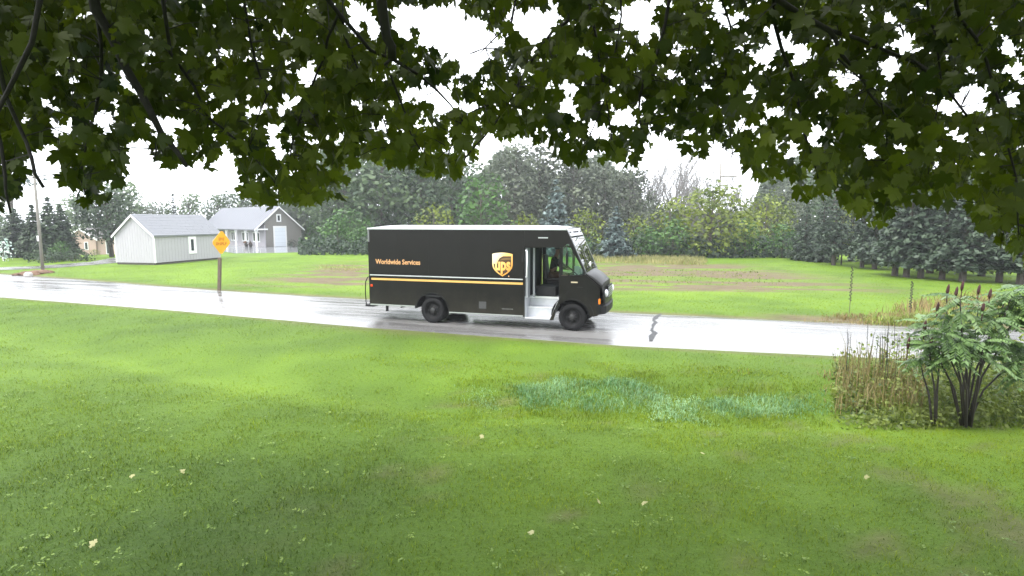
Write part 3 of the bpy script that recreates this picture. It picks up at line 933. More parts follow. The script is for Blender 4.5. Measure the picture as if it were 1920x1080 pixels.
# lettering
def text_mesh(name, body, size, mat, parent, x0, x1, z0, y, fat=.0, depth=.003):
    cu = bpy.data.curves.new(name, 'FONT'); cu.body = body; cu.size = size; cu.offset = fat; cu.extrude = depth; cu.resolution_u = 3
    tmp = bpy.data.objects.new(name, cu); COL.objects.link(tmp)
    dg = bpy.context.evaluated_depsgraph_get()
    me = bpy.data.meshes.new_from_object(tmp.evaluated_get(dg)); bpy.data.objects.remove(tmp); bpy.data.curves.remove(cu)
    xs = [v.co.x for v in me.vertices]; lo, hi = min(xs), max(xs)
    for v in me.vertices:
        x, z, d = v.co.x, v.co.y, v.co.z
        v.co = (x0 + (x - lo) / (hi - lo) * (x1 - x0), y - d, z0 + z)
    me.materials.clear(); me.materials.append(mat); me.name = name
    return link(name, me, parent)
M_COPPER = solid('copper_lettering', (.62, .33, .14), .5, var=.06)
text_mesh('lettering', 'Worldwide Services', .225, M_COPPER, van, -2.03, -.40, 1.90, -.004, fat=.004)
# shield emblem
def shield(cx, cz, w, h):
    p = []
    for k in range(9):
        t = -1 + 2 * k / 8; p.append((cx + t * w / 2, cz + h * (.44 + .06 * (1 - t * t))))
    for k in range(1, 9):
        t = k / 8
        p.append((cx + w / 2 * (1 if t < .5 else math.cos((t - .5) / .5 * math.pi / 2) ** .85 if t < 1 else 0), cz + h * (.44 - .94 * (t * .98 if t < .5 else .49 + (t - .5) * 1.02) )))
    q = [(2 * cx - x, z) for x, z in p[9:-1]][::-1]
    return p + q
def gold_print():
    m, nt, b = principled('gold_print')
    tc = nt.nodes.new('ShaderNodeTexCoord'); sx = nt.nodes.new('ShaderNodeSeparateXYZ')
    nt.links.new(tc.outputs['Object'], sx.inputs[0])
    su = nt.nodes.new('ShaderNodeMath'); su.operation = 'MULTIPLY_ADD'; su.inputs[1].default_value = -1.0
    nt.links.new(sx.outputs['Z'], su.inputs[0]); nt.links.new(sx.outputs['X'], su.inputs[2])
    mr = nt.nodes.new('ShaderNodeMapRange'); mr.inputs[1].default_value = 2.08 - 2.30; mr.inputs[2].default_value = 2.74 - 1.75
    nt.links.new(su.outputs[0], mr.inputs[0])
    cr = nt.nodes.new('ShaderNodeValToRGB')
    cr.color_ramp.elements[0].position = .12; cr.color_ramp.elements[0].color = (.9, .78, .52, 1)
    cr.color_ramp.elements[1].position = .85; cr.color_ramp.elements[1].color = (.72, .30, .05, 1)
    k = cr.color_ramp.elements.new(.4); k.color = (.85, .52, .16, 1)
    nt.links.new(mr.outputs[0], cr.inputs[0]); nt.links.new(cr.outputs[0], b.inputs['Base Color'])
    setc(b, Roughness=.45)
    return m
M_GPR = gold_print(); M_EMB = solid('emblem_brown', (.055, .025, .008), .45, var=.1)
ecx, ecz, ew, eh_ = 2.40, 1.97, .66, .74
em = MB().prism(shield(ecx, ecz, ew, eh_), -.006, -.001, 'y').build('shield_emblem', M_GPR, van)
inner = shield(ecx, ecz - .005, ew - .09, eh_ - .10)
MB().prism(inner, -.009, -.0065, 'y').build('shield_field', M_EMB, em)
# upper sweep: gold field with a brown swoosh
sw = [(ecx - .287, ecz + .02)] + [(ecx - .287, ecz + .28), (ecx - .15, ecz + .305), (ecx + .06, ecz + .31), (ecx + .28, ecz + .285)] + [(ecx + .28, ecz + .262), (ecx + .02, ecz + .258), (ecx - .09, ecz + .20), (ecx - .15, ecz + .10), (ecx - .165, ecz + .02)]
MB().prism(sw, -.0115, -.0095, 'y').build('shield_sweep', M_GPR, em)
s2_ = [(ecx - .085, ecz + .13), (ecx + .0, ecz + .19), (ecx + .12, ecz + .205), (ecx + .27, ecz + .20), (ecx + .27, ecz + .155), (ecx + .1, ecz + .15)]
MB().prism(s2_, -.0115, -.0095, 'y').build('shield_sheen', solid('emblem_bronze', (.18, .10, .03), .4), em)
text_mesh('shield_lettering', 'ups', .52, M_GPR, em, ecx - .235, ecx + .265, ecz - .165, -.0125, fat=.018, depth=.002)
MB().box(ecx + .19, ecx + .22, -.005, -.001, ecz - .38, ecz - .34).build('registered_mark', M_COPPER, van)

# wheels
def wheel(x, y, sgn, tyre_w=.24, rr=.415):
    """wheel disc with rim, tyre and hub; sgn -1 faces the near side"""
    rim = MB()
    rim.lathe([(.255, 0), (.262, .015), (.24, .02), (.225, .07), (.20, .085), (.155, .075), (.14, .05), (.085, .045), (.08, .02), (.0, .018)], 32, 'y')
    w = rim.build('wheel', M_BLK, van, True)
    t = MB(); t.lathe([(.255, .03), (.262, -.004), (.30, -.022), (.36, -.020), (.395, -.005), (rr, .03), (rr + .002, tyre_w * .5), (rr, tyre_w - .03), (.395, tyre_w - .005), (.30, tyre_w), (.255, tyre_w - .02)], 40, 'y')
    t.build('tyre', M_RUB, w, True)
    tr = MB()
    for k in range(44):
        a = 2 * math.pi * k / 44
        c, s = math.cos(a), math.sin(a); c2, s2_ = math.cos(a + .07), math.sin(a + .07)
        for y0, y1 in ((.012, tyre_w * .3), (tyre_w * .38, tyre_w * .62), (tyre_w * .7, tyre_w - .012)):
            ra, rb = rr - .004, rr + .008
            tr.add([(ra * c, y0, ra * s), (rb * c, y0, rb * s), (rb * c2, y0, rb * s2_), (ra * c2, y0, ra * s2_), (ra * c, y1, ra * s), (rb * c, y1, rb * s), (rb * c2, y1, rb * s2_), (ra * c2, y1, ra * s2_)],
                   [(0, 1, 2, 3), (7, 6, 5, 4), (1, 5, 6, 2), (0, 4, 5, 1), (3, 2, 6, 7)])
    tr.build('tread', M_RUB, w)
    h = MB(); h.lathe([(.095, .05), (.09, -.005), (.07, -.02), (.0, -.022)], 20, 'y')
    h.build('hub', solid('hub_steel', (.03, .03, .03), .45, metal=.3), w, True)
    lg = MB()
    for k in range(8):
        a = 2 * math.pi * k / 8
        lg.lathe([(.016, .06), (.016, .03), (0, .03)], 6, 'y', (.115 * math.cos(a), 0, .115 * math.sin(a)))
    lg.build('lug_nuts', bpy.data.materials['hub_steel'], w)
    hs = MB()
    for k in range(5):
        a = 2 * math.pi * (k + .5) / 5
        hs.lathe([(.03, .058), (.0, .058)], 10, 'y', (.182 * math.cos(a), .0, .182 * math.sin(a)))
    hs.build('hand_holes', M_DARK, w)
    w.location = (x, y, rr); 
    if sgn > 0: w.rotation_euler = (0, 0, math.pi)
    return w
wheel(0, .035, -1); wheel(WB, .03, -1); wheel(0, VW - .035, 1); wheel(WB, VW - .03, 1)
for y in (.31, VW - .55):
    MB().lathe([(.24, 0), (.30, 0), (.40, .02), (.415, .12), (.40, .22), (.3, .24), (.24, .24)], 32, 'y', (0, y, .415)).build('inner_tyre', M_RUB, van, True)
m = MB()
m.box(-1.9, 5.2, .62, .72, .58, .80); m.box(-1.9, 5.2, VW - .72, VW - .62, .58, .80)
m.box(-.12, .12, .5, VW - .5, .30, .54); m.box(WB - .08, WB + .08, .3, VW - .3, .32, .46)
m.box(3.9, 5.3, .75, VW - .75, .45, .9); m.box(1.2, 2.4, .2, .6, .40, .84)
m.build('chassis', M_DARK, van)
m = MB()
for cx, r in ((0, .64), (WB, .66)):
    for y0, y1 in ((TH + .003, .62), (VW - .62, VW - TH - .003)):
        a = arc(cx, .43, r, 2, 178, 12); b = arc(cx, .43, r - .02, 2, 178, 12)
        m.prism(a + b[::-1], y0, y1, 'y')
m.build('wheel_house', M_DARK, van)
m = MB(); m.box(-1.75, -1.66, .1, .13, .30, .49); m.prism([(-1.3, .5), (-1.0, .5), (-1.05, .47), (-1.4, .36), (-1.42, .38)], .5, .54, 'y'); m.build('tow_bracket', M_BLK, van)
# rear step with its hand loops
m = MB(); m.box(-2.62, -2.30, .25, VW - .25, .40, .47); m.box(-2.50, -2.20, .6, .75, .46, .60); m.box(-2.5, -2.2, VW - .75, VW - .6, .46, .60); m.build('rear_step', M_BLK, van, bevel=.01)
for y in (.28, VW - .28):
    MB().tube([(-2.60, y, .46), (-2.62, y, .9), (-2.60, y, 1.25), (-2.52, y, 1.40), (-2.40, y, 1.46), (-2.30, y, 1.47)], .017, 7).build('grab_loop', M_BLK, van, True)
for y in (.15, VW - .15): MB().box(-2.33, -2.30, y - .06, y + .06, 1.0, 1.25).build('tail_light', M_RED, van)

# stepwell and cab
m = MB(); yb = .60
m.box(3.13, 3.92, .02, .30, .30, .345); m.box(3.13, 3.99, .302, .60, .60, .64)
m.box(3.13, 3.95, .302, .32, .347, .598); m.box(3.13, 4.10, .602, .62, .642, .858)
st = m.build('entry_step', M_STEP, van, bevel=.006)
m = MB(); m.box(3.13, 3.925, .012, .022, .32, .356); m.box(3.13, 3.995, .292, .3015, .61, .65); m.box(3.13, 4.2, .595, .6205, .88, .942)
m.build('step_nosing', solid('bright_edge', (.7, .7, .72), .35, metal=.4), st)
m = MB(); m.box(3.112, 3.128, .04, .62, .30, 1.0); m.prism([(3.925, .30), (4.19, .93), (4.19, .96), (4.17, .96), (3.905, .30)], .04, .6, 'y')
m.build('stepwell_side', M_STEP, van)
m = MB(); m.box(3.064, 3.11, TH, .42, .36, 2.5); m.build('door_pocket', M_GREYIN, van)
m = MB(); m.box(3.30, 3.36, .30, .34, .95, 2.48); m.box(3.13, 3.2, .06, .34, .95, 2.48); m.build('partition_post', solid('partition_grey', (.27, .28, .30), .4, metal=.2), van)
MB().tube([(3.15, -.002, 2.42), (3.19, -.03, 2.40), (3.20, -.03, 2.0), (3.19, -.03, 1.62), (3.15, -.002, 1.60)], .026, 8).build('grab_rail', solid('bright_rail', (.75, .75, .78), .3, metal=.3), van, True)
# far-side door with glass above
m = MB(); m.box(3.13, 4.25, VW - .03, VW - .005, .36, 1.55); m.box(3.13, 3.26, VW - .03, VW - .005, 1.552, 2.5); m.box(4.17, 4.25, VW - .03, VW - .005, 1.552, 2.5); m.box(3.262, 4.168, VW - .03, VW - .005, 2.42, 2.5)
dd = m.build('driver_door', M_BRN, van); m = MB(); m.box(3.262, 4.168, VW - .022, VW - .012, 1.552, 2.418); m.build('door_window', M_GLASSV, dd)
m = MB(); m.box(4.55, 4.95, .08, VW - .08, 1.25, 1.68); m.box(4.35, 4.56, .9, VW - .1, 1.30, 1.66); m.build('dashboard', M_DARK, van, bevel=.04)
m = MB(); m.box(4.2, 4.95, .85, 1.30, .94, 1.245); m.build('engine_cover', M_DARK, van, bevel=.05)
m = MB(); m.tube([(4.25, 1.68, 1.52), (4.45, 1.68, 1.30)], .03, 8)
sc_ = m.build('steering_column', M_DARK, van)
m = MB(); ring = [(0.235 * math.cos(2 * math.pi * k / 24), .235 * math.sin(2 * math.pi * k / 24), 0) for k in range(25)]
m.tube(ring, .016, 6, cap=False); m.tube([(-.23, 0, 0), (.23, 0, 0)], .014, 5); m.tube([(0, -.23, 0), (0, 0, 0)], .014, 5)
wl = m.build('steering_wheel', M_BLK, van, True); SWC = Vector((4.22, 1.68, 1.56))
wl.matrix_local = Matrix.Translation(SWC) @ Matrix.Rotation(R(-42), 4, 'Y')
m = MB(); m.box(3.46, 3.96, 1.42, 1.92, 1.33, 1.45); ds = m.build('driver_seat', solid('seat_vinyl', (.035, .03, .028), .6), van, bevel=.05)
m = MB(); m.prism([(3.38, 1.40), (3.50, 1.40), (3.40, 2.22), (3.30, 2.20)], 1.44, 1.90, 'y'); m.build('backrest', bpy.data.materials['seat_vinyl'], ds, bevel=.04)
m = MB(); m.box(3.5, 3.92, 1.46, 1.88, .93, 1.328); m.build('pedestal', M_DARK, ds)
m = MB(); m.box(3.30, 3.95, .66, 1.24, .932, 1.26); m.build('package_tray', M_DARK, van, bevel=.03)
m = MB(); m.box(4.02, 4.10, .85, .93, .94, 1.5); m.tube([(4.06, .89, 1.5), (4.0, 1.0, 1.75)], .015, 5); m.build('gear_lever', M_ALU, van)
m = MB(); m.box(4.56, 4.78, .55, .70, 1.69, 1.86); m.box(4.60, 4.75, .30, .40, 1.69, 1.95); m.build('dash_clutter', solid('pale_paper', (.6, .6, .58), .7), van)
# mirrors
for y, sg in ((-.02, -1), (VW + .02, 1)):
    m = MB(); m.box(4.43, 4.475, y + sg * .10 - .085, y + sg * .10 + .085, 1.98, 2.38)
    mo = m.build('mirror', M_BLK, van, bevel=.02)
    MB().box(4.422, 4.428, y + sg * .10 - .07, y + sg * .10 + .07, 2.0, 2.36).build('mirror_glass', solid('mirror_silver', (.7, .7, .7), .05, metal=1, var=.02), mo)
    MB().tube([(4.46, y + sg * .1, 2.37), (4.40, y, 2.56)], .013, 5).build('mirror_arm', M_BLK, mo)
    MB().tube([(4.46, y + sg * .1, 1.99), (4.75, y, 1.72)], .013, 5).build('mirror_arm', M_BLK, mo)
MB().tube([(4.93, .08, 1.76), (5.10, .02, 1.95), (5.12, .0, 2.02)], .012, 5).build('hood_mirror_arm', M_BLK, van)
MB().ellipsoid((5.13, 0.0, 2.05), (.03, .08, .08), 10, 7).build('hood_mirror', M_LAMP, van, True)

# ------------------------------------------------------------------ driver
def skin_body(name, joints, edges, mat, root=0, sub=1):
    me = bpy.data.meshes.new(name)
    me.from_pydata([j[0] for j in joints], edges, [])
    o = bpy.data.objects.new(name, me); COL.objects.link(o)
    sk = o.modifiers.new('skin', 'SKIN'); sk.use_smooth_shade = True
    lay = me.skin_vertices[0].data if me.skin_vertices else None
    if lay is None:
        me.skin_vertices.new(name='skin'); lay = me.skin_vertices[0].data
    for i, j in enumerate(joints):
        rr_ = j[1] if hasattr(j[1], '__len__') else (j[1], j[1])
        lay[i].radius = rr_; lay[i].use_root = (i == root)
    ss = o.modifiers.new('sub', 'SUBSURF'); ss.levels = sub; ss.render_levels = sub
    dg = bpy.context.evaluated_depsgraph_get()
    m2 = bpy.data.meshes.new_from_object(o.evaluated_get(dg)); m2.name = name
    bpy.data.objects.remove(o)
    m2.materials.clear(); m2.materials.append(mat)
    return m2
M_SKIN = solid('skin', M_SKINC, .5, var=.06)
M_SHIRT = solid('dark_shirt', (.022, .019, .014), .85, var=.2)
M_SHORTS = solid('brown_shorts', (.085, .048, .032), .85, var=.15)
person = empty('person'); person.matrix_world = VM
tag(person, 'driver in dark cap and shirt with brown shorts seated at the steering wheel', 'person')
px_, py_ = 3.62, 1.66
J = []; E_ = []
def j(p, r, par=None):
    J.append(((px_ + p[0], py_ + p[1], p[2]), r))
    if par is not None: E_.append((par, len(J) - 1))
    return len(J) - 1
pel = j((0, 0, 1.56), (.15, .13)); wai = j((.02, 0, 1.74), (.14, .12), pel); che = j((.06, 0, 1.95), (.17, .13), wai)
nk0 = j((.09, 0, 2.10), (.10, .09), che); nk = j((.13, 0, 2.20), .058, nk0); hd0 = j((.17, 0, 2.29), (.075, .08), nk); hd1 = j((.18, 0, 2.40), (.08, .095), hd0); hd2 = j((.17, 0, 2.47), (.055, .06), hd1)
hands = []
for s in (-1, 1):
    sh = j((.10, s * .19, 2.05), .07, nk0); el = j((.34, s * .26, 1.82), .05, sh); wr = j((.53, s * .16, 1.74), .032, el); pm = j((.60, s * .14, 1.73), (.03, .042), wr)
    hands.append((Vector((px_ + .60, py_ + s * .14, 1.73)), s))
    hip = j((.04, s * .10, 1.53), .10, pel); kn = j((.46, s * .16, 1.56), .068, hip); an = j((.56, s * .16, 1.10), .042, kn); hl_ = j((.54, s * .16, 1.02), .045, an); toe = j((.74, s * .17, 1.0), .035, hl_)
body = link('body', skin_body('body', J, E_, M_SKIN, pel), person)
for hp, s in hands:
    Jf = []; Ef = []
    def jf(p, r, par=None):
        Jf.append((tuple(hp + Vector(p)), r))
        if par is not None: Ef.append((par, len(Jf) - 1))
        return len(Jf) - 1
    base = jf((-.01, 0, 0), .022)
    for k in range(4):
        yy = (k - 1.5) * .021
        a = jf((.03, yy, .012), .0105, base); b = jf((.065 - .004 * abs(k - 1), yy, -.004), .0095, a); c = jf((.058, yy, -.036), .0085, b)
    a = jf((.015, -s * .05, .01), .011, base); b = jf((.045, -s * .052, -.008), .0095, a)
    link('hand', skin_body('hand', Jf, Ef, M_SKIN, 0), person)
Js = [J[i] for i in (pel, wai, che, nk0)]
S = [(J[pel][0], (.165, .145)), (J[wai][0], (.155, .135)), (J[che][0], (.185, .145)), (J[nk0][0], (.115, .10))]
Es = [(0, 1), (1, 2), (2, 3)]
for s in (-1, 1):
    i0 = len(S)
    S += [((px_ + .10, py_ + s * .19, 2.05), .085), ((px_ + .34, py_ + s * .26, 1.82), .06), ((px_ + .50, py_ + s * .175, 1.75), .045)]
    Es += [(3, i0), (i0, i0 + 1), (i0 + 1, i0 + 2)]
link('shirt', skin_body('shirt', S, Es, M_SHIRT, 0), person)
S = [((px_, py_, 1.56), (.16, .14))]; Es = []
for s in (-1, 1):
    i0 = len(S)
    S += [((px_ + .04, py_ + s * .10, 1.53), .115), ((px_ + .42, py_ + s * .155, 1.56), .088)]
    Es += [(0, i0), (i0, i0 + 1)]
link('shorts', skin_body('shorts', S, Es, M_SHORTS, 0), person)
m = MB()
m.ellipsoid((px_ + .17, py_, 2.44), (.115, .10, .075), 12, 8); m.prism([(px_ + .25, 2.43), (px_ + .36, 2.405), (px_ + .36, 2.415), (px_ + .25, 2.45)], py_ - .07, py_ + .07, 'y')
m.build('cap', M_SHIRT, person, True)
m = MB(); m.prism([(px_ + .265, 2.36), (px_ + .295, 2.325), (px_ + .26, 2.32)], py_ - .014, py_ + .014, 'y')
for s in (-1, 1): m.ellipsoid((px_ + .165, py_ + s * .092, 2.34), (.022, .008, .032), 8, 6)
m.build('nose_and_ears', M_SKIN, person)
m = MB()
for s in (-1, 1):
    m.ellipsoid((px_ + .262, py_ + s * .034, 2.372), (.008, .013, .007), 8, 5)
m.box(px_ + .255, px_ + .265, py_ - .025, py_ + .025, 2.285, 2.29)
m.build('eyes_and_mouth', M_DARK, person)
m = MB()
for s in (-1, 1): m.ellipsoid((px_ + .64, py_ + s * .165, .985), (.15, .05, .05), 10, 6)
m.build('shoes', M_SHIRT, person, True)
# ------------------------------------------------------------------ trees
def cards(cent, size, nrm_out, rng, tint, jit=.8, aspect=1.0):
    """leaf-sized quads: centres (N,3), outward directions, one tint each"""
    N = len(cent)
    n = nrm_out + rng.normal(0, jit, (N, 3)); n /= np.linalg.norm(n, axis=1)[:, None] + 1e-9
    r = rng.normal(0, 1, (N, 3)); u = np.cross(n, r); u /= np.linalg.norm(u, axis=1)[:, None] + 1e-9
    w = np.cross(n, u)
    s = size * rng.uniform(.6, 1.35, N)[:, None]
    p = [cent - u * s, cent + w * s * .62 * aspect + n * s * .15, cent + u * s, cent - w * s * .62 * aspect + n * s * .15]
    V = np.stack(p, 1).reshape(-1, 3)
    F = np.arange(4 * N).reshape(N, 4)
    return V, F, np.repeat(tint, 4)

def crown_mesh(name, blobs, dens, size, mat, rng, tint_base=.45, spread=.25, hollow=.55, topl=0.0, jit=.42):
    VV, FF, TT = [], [], []; n0 = 0
    for (cx, cy, cz, r, fl) in blobs:
        N = max(8, int(dens * r * r / (size * size) * .5))
        d = rng.normal(0, 1, (N, 3)); d /= np.linalg.norm(d, axis=1)[:, None]
        rad = r * (hollow + (1.05 - hollow) * rng.uniform(0, 1, N) ** .6)
        lump = 1 + .18 * np.sin(d[:, 0] * 5 + cx * 3) * np.sin(d[:, 1] * 4 + cy) * np.sin(d[:, 2] * 5 + cz * 2)
        c = np.array([cx, cy, cz]) + d * (rad * lump)[:, None] * np.array([1, 1, fl])
        t = np.clip(tint_base + rng.normal(0, spread * .6) + rng.normal(0, spread * .6, N) , 0, 1)
        V, F, T = cards(c, size, d + np.array([0, 0, .35]), rng, t, jit)
        VV.append(V); FF.append(F + n0); TT.append(T); n0 += len(V)
    return np_mesh(name, np.concatenate(VV), np.concatenate(FF), mat, np.concatenate(TT))

M_BARK = solid('grey_brown_bark', (.075, .062, .05), .9, var=.3, scale=5, bump=.5, bscale=12)
M_BARKG = solid('grey_bark', (.16, .15, .145), .9, var=.3, scale=5)
M_LEAF_DULL = leafy('dull_green_leaves', (.028, .056, .024), (.095, .145, .052), .55, .25)
M_LEAF_GREY = leafy('grey_green_leaves', (.045, .060, .038), (.125, .145, .090), .6, .25)
M_LEAF_MID = leafy('mid_green_leaves', (.022, .066, .014), (.080, .175, .030), .5, .3)
M_LEAF_YEL = leafy('yellow_green_leaves', (.055, .085, .010), (.22, .27, .030), .5, .35)
M_NEEDLE = leafy('dark_needles', (.013, .028, .016), (.060, .090, .050), .5, .1)
M_NEEDLE_BL = leafy('blue_needles', (.035, .060, .055), (.14, .19, .18), .5, .1)
M_CEDAR = leafy('cedar_sprays', (.012, .030, .013), (.045, .075, .030), .6, .12)

def trunk_mb(h, r, blobs, rng, n=7, lean=.03):
    mb = MB()
    top = Vector((rng.normal(0, lean * h), rng.normal(0, lean * h), h))
    P = [Vector((0, 0, -.2)), Vector((top.x * .2, top.y * .2, h * .3)), Vector((top.x * .6, top.y * .6, h * .65)), top]
    mb.tube(P, [r * 1.25, r, r * .7, r * .2], n)
    for (cx, cy, cz, rr, fl) in blobs:
        z0 = max(h * .25, min(h * .85, cz - rr * .9)); t = z0 / h
        a = Vector((top.x * t, top.y * t, z0)); b = Vector((cx, cy, cz + rr * .3)); mid = a.lerp(b, .5) + Vector((0, 0, -.1 * (b - a).length * .3))
        mb.tube([a, mid, b], [r * .42 * (1 - t * .5), r * .28, r * .06], 5, cap=False)
    return mb

def decid(seed, h, w, low=.2, nb=14, rb=.34):
    """blobs of a broad-leaved crown of height h and width w"""
    rng = np.random.default_rng(seed); B = []
    z0 = h * low
    for k in range(nb):
        t = (k + .5) / nb
        z = z0 + (h - z0) * (.08 + .84 * t)
        env = math.sin(math.pi * min(1, .24 + .62 * t)) ** .8
        a = k * 2.4 + rng.uniform(-.5, .5)
        r = w * rb * rng.uniform(.6, 1.0) * (.6 + .5 * env)
        d = max(0, w * .5 * env - r * .55) * rng.uniform(.55, 1.05)
        B.append((d * math.cos(a), d * math.sin(a), z, r, rng.uniform(.7, .95)))
    return B

PROTO = {}
def proto(kind, seed, h, w, mat, **k):
    key = (kind, seed)
    if key in PROTO: return PROTO[key]
    rng = np.random.default_rng(seed)
    opts = dict(low=.18, nb=14, rb=.30, size=.30, dens=2.6, tb=.45, sp=.28, tr=.16, hollow=.5); opts.update(k)
    B = decid(seed, h, w, opts['low'], opts['nb'], opts['rb'])
    cm = crown_mesh('crown', B, opts['dens'], opts['size'], mat, rng, opts['tb'], opts['sp'], opts['hollow'])
    tm = trunk_mb(h * .80, opts['tr'], B, rng).mesh('trunk', M_BARK, True)
    PROTO[key] = (cm, tm, h)
    return PROTO[key]

def place_tree(name, meshes, px, d, top, label, cat='tree', group=None, rz=0.0, wscale=1.0):
    cm, tm, h = meshes
    p = far(px, 415, d); z = float(tz(p[0], p[1]))
    hh = CAM_H + (415 - top) / FPX * d - z
    s = hh / h
    t = empty(name, (p[0], p[1], z), rz)
    t.scale = (s * wscale, s * wscale, s)
    tag(t, label, cat, group)
    link('trunk', tm, t); link('crown', cm, t)
    return t

dullA = proto('dull', 1, 11, 8, M_LEAF_DULL, low=.06, nb=28, rb=.25, size=.25, dens=3.6)
dullB = proto('dull', 2, 12, 7, M_LEAF_DULL, low=.05, nb=28, rb=.26, size=.25, dens=3.6, tb=.38)
greyA = proto('grey', 3, 12, 6.5, M_LEAF_GREY, low=.12, nb=30, rb=.25, size=.21, dens=4.2, hollow=.3)
greyB = proto('grey', 4, 12, 5, M_LEAF_GREY, low=.12, nb=28, rb=.28, size=.21, dens=4.2, hollow=.3, tb=.4)
midA = proto('mid', 5, 8, 5.5, M_LEAF_MID, low=.08, nb=20, rb=.25, size=.22, tb=.5)
midB = proto('mid', 6, 4, 4.2, M_LEAF_MID, low=.02, nb=14, rb=.28, size=.17, tb=.45, tr=.08)
yelA = proto('yel', 7, 7, 7.5, M_LEAF_YEL, low=.06, nb=26, rb=.22, size=.20, tb=.45, sp=.34)
yelB = proto('yel', 8, 5, 4.2, M_LEAF_YEL, low=.04, nb=16, rb=.25, size=.17, tb=.45, tr=.08, dens=2.2)
yelC = proto('yel', 9, 6.5, 2.0, M_LEAF_YEL, low=.10, nb=12, rb=.34, size=.14, tb=.6, tr=.06, dens=2.0)
paleA = proto('dull', 10, 9, 5.5, M_LEAF_DULL, low=.15, nb=24, rb=.28, size=.24, dens=3.6, tb=.75)
darkA = proto('cedar', 11, 9, 7.5, M_CEDAR, low=.22, nb=26, rb=.27, size=.24, dens=3.4, tb=.4, tr=.24)

W_ = 'woodland trees behind the field'
place_tree('deciduous_tree', dullA, 632, 80, 300, 'dull green tree rising just right of the grey house gable', group=W_, wscale=1.2, rz=.3)
place_tree('deciduous_tree', dullB, 645, 72, 262, 'tall hazy green tree at the left end of the woodland', group=W_, wscale=1.2, rz=1.0)
place_tree('deciduous_tree', dullA, 716, 70, 255, 'broad hazy green tree above the rear of the van', group=W_, wscale=1.2, rz=2.2)
place_tree('deciduous_tree', dullB, 785, 69, 285, 'dull green tree above the middle of the van roof', group=W_, wscale=1.2, rz=3.1)
place_tree('deciduous_tree', dullA, 850, 73, 280, 'dull green tree just left of the fresh green round tree', group=W_, wscale=1.2, rz=4.0)
place_tree('deciduous_tree', greyA, 965, 72, 268, 'thin grey green tree just right of the fresh green round tree', group=W_, wscale=1.2, rz=.8)
place_tree('deciduous_tree', greyB, 1015, 76, 262, 'tall thin grey tree behind the pale blue spruce, left of its tip', group=W_, wscale=1.2, rz=1.9)
place_tree('deciduous_tree', greyA, 1075, 74, 282, 'thin grey tree behind the pale blue spruce, right of its tip', group=W_, wscale=1.2, rz=2.7)
place_tree('deciduous_tree', greyB, 1130, 72, 298, 'narrow grey tree above the van windscreen', group=W_, wscale=1.2, rz=3.5)
place_tree('deciduous_tree', greyA, 1180, 74, 310, 'thin grey tree at the left edge of the bare treetops', group=W_, wscale=1.2, rz=5.0)
place_tree('deciduous_tree', greyB, 1232, 66, 372, 'low grey brown tree beneath the bare treetops', group=W_, rz=.2, wscale=1.6)
place_tree('deciduous_tree', greyA, 1478, 66, 340, 'pale grey tree between the yellow green tree and the dark conifers', group=W_, wscale=1.2, rz=.6)
place_tree('deciduous_tree', dullB, 1560, 74, 300, 'dull tree behind the dark conifers, hung over by maple leaves', group=W_, wscale=1.2, rz=.6)
place_tree('deciduous_tree', midA, 905, 58, 328, 'fresh green round tree standing out above the van emblem', group=W_, wscale=1.2, rz=.4)
place_tree('deciduous_tree', yelA, 1335, 53, 346, 'large yellow green tree at the far edge of the lawn', group=W_, wscale=1.2, rz=.4)
place_tree('deciduous_tree', yelA, 1436, 56, 360, 'yellow green tree right of the largest one, its lower half dark', group=W_, rz=2.4, wscale=.9)
place_tree('deciduous_tree', midA, 1400, 51.5, 408, 'dark green low tree in front of the two yellow green trees', group=W_, rz=2.0, wscale=1.2)
place_tree('deciduous_tree', yelC, 1583, 43, 372, 'slender yellowish tree among the dark conifers', group=W_)
U_ = 'bushes along the woodland edge'
for px, d, top, pr, lab, ws in (
        (606, 79, 398, midB, 'green bush next to the grey house corner', 1.1), (632, 60, 402, midB, 'large rounded green bush beside the van rear', .95),
        (672, 59, 428, midB, 'low green bush partly behind the van tail', 1.2), (655, 63, 392, midB, 'green bush behind the rounded one by the van', 1.2),
        (815, 60, 378, yelB, 'yellowish bush behind the van roof, left of the fresh green tree', 1.1), (985, 58, 395, yelB, 'yellow green bush left of the pale blue spruce', 1.0),
        (1100, 54, 386, yelB, 'bright yellow green bush right of the pale blue spruce', 1.0), (1192, 54.5, 398, yelB, 'small yellow green bush right of the dark blue spruce', .9),
        (1258, 56, 368, yelB, 'tall yellow green bush beneath the bare treetops', .9), (1212, 52, 425, midB, 'grey green bush right of the dark blue spruce', 1.2),
        (1262, 51.5, 412, midB, 'dark bush in front of the tall yellow green bush', 1.2), (1085, 51.5, 440, midB, 'low bush right behind the van windscreen', 1.2),
        (1470, 51, 420, midB, 'dark bush at the left end of the conifers', 1.1)):
    place_tree('bush', pr, px, d, top, lab, 'bush', U_, rz=px * .1, wscale=ws)

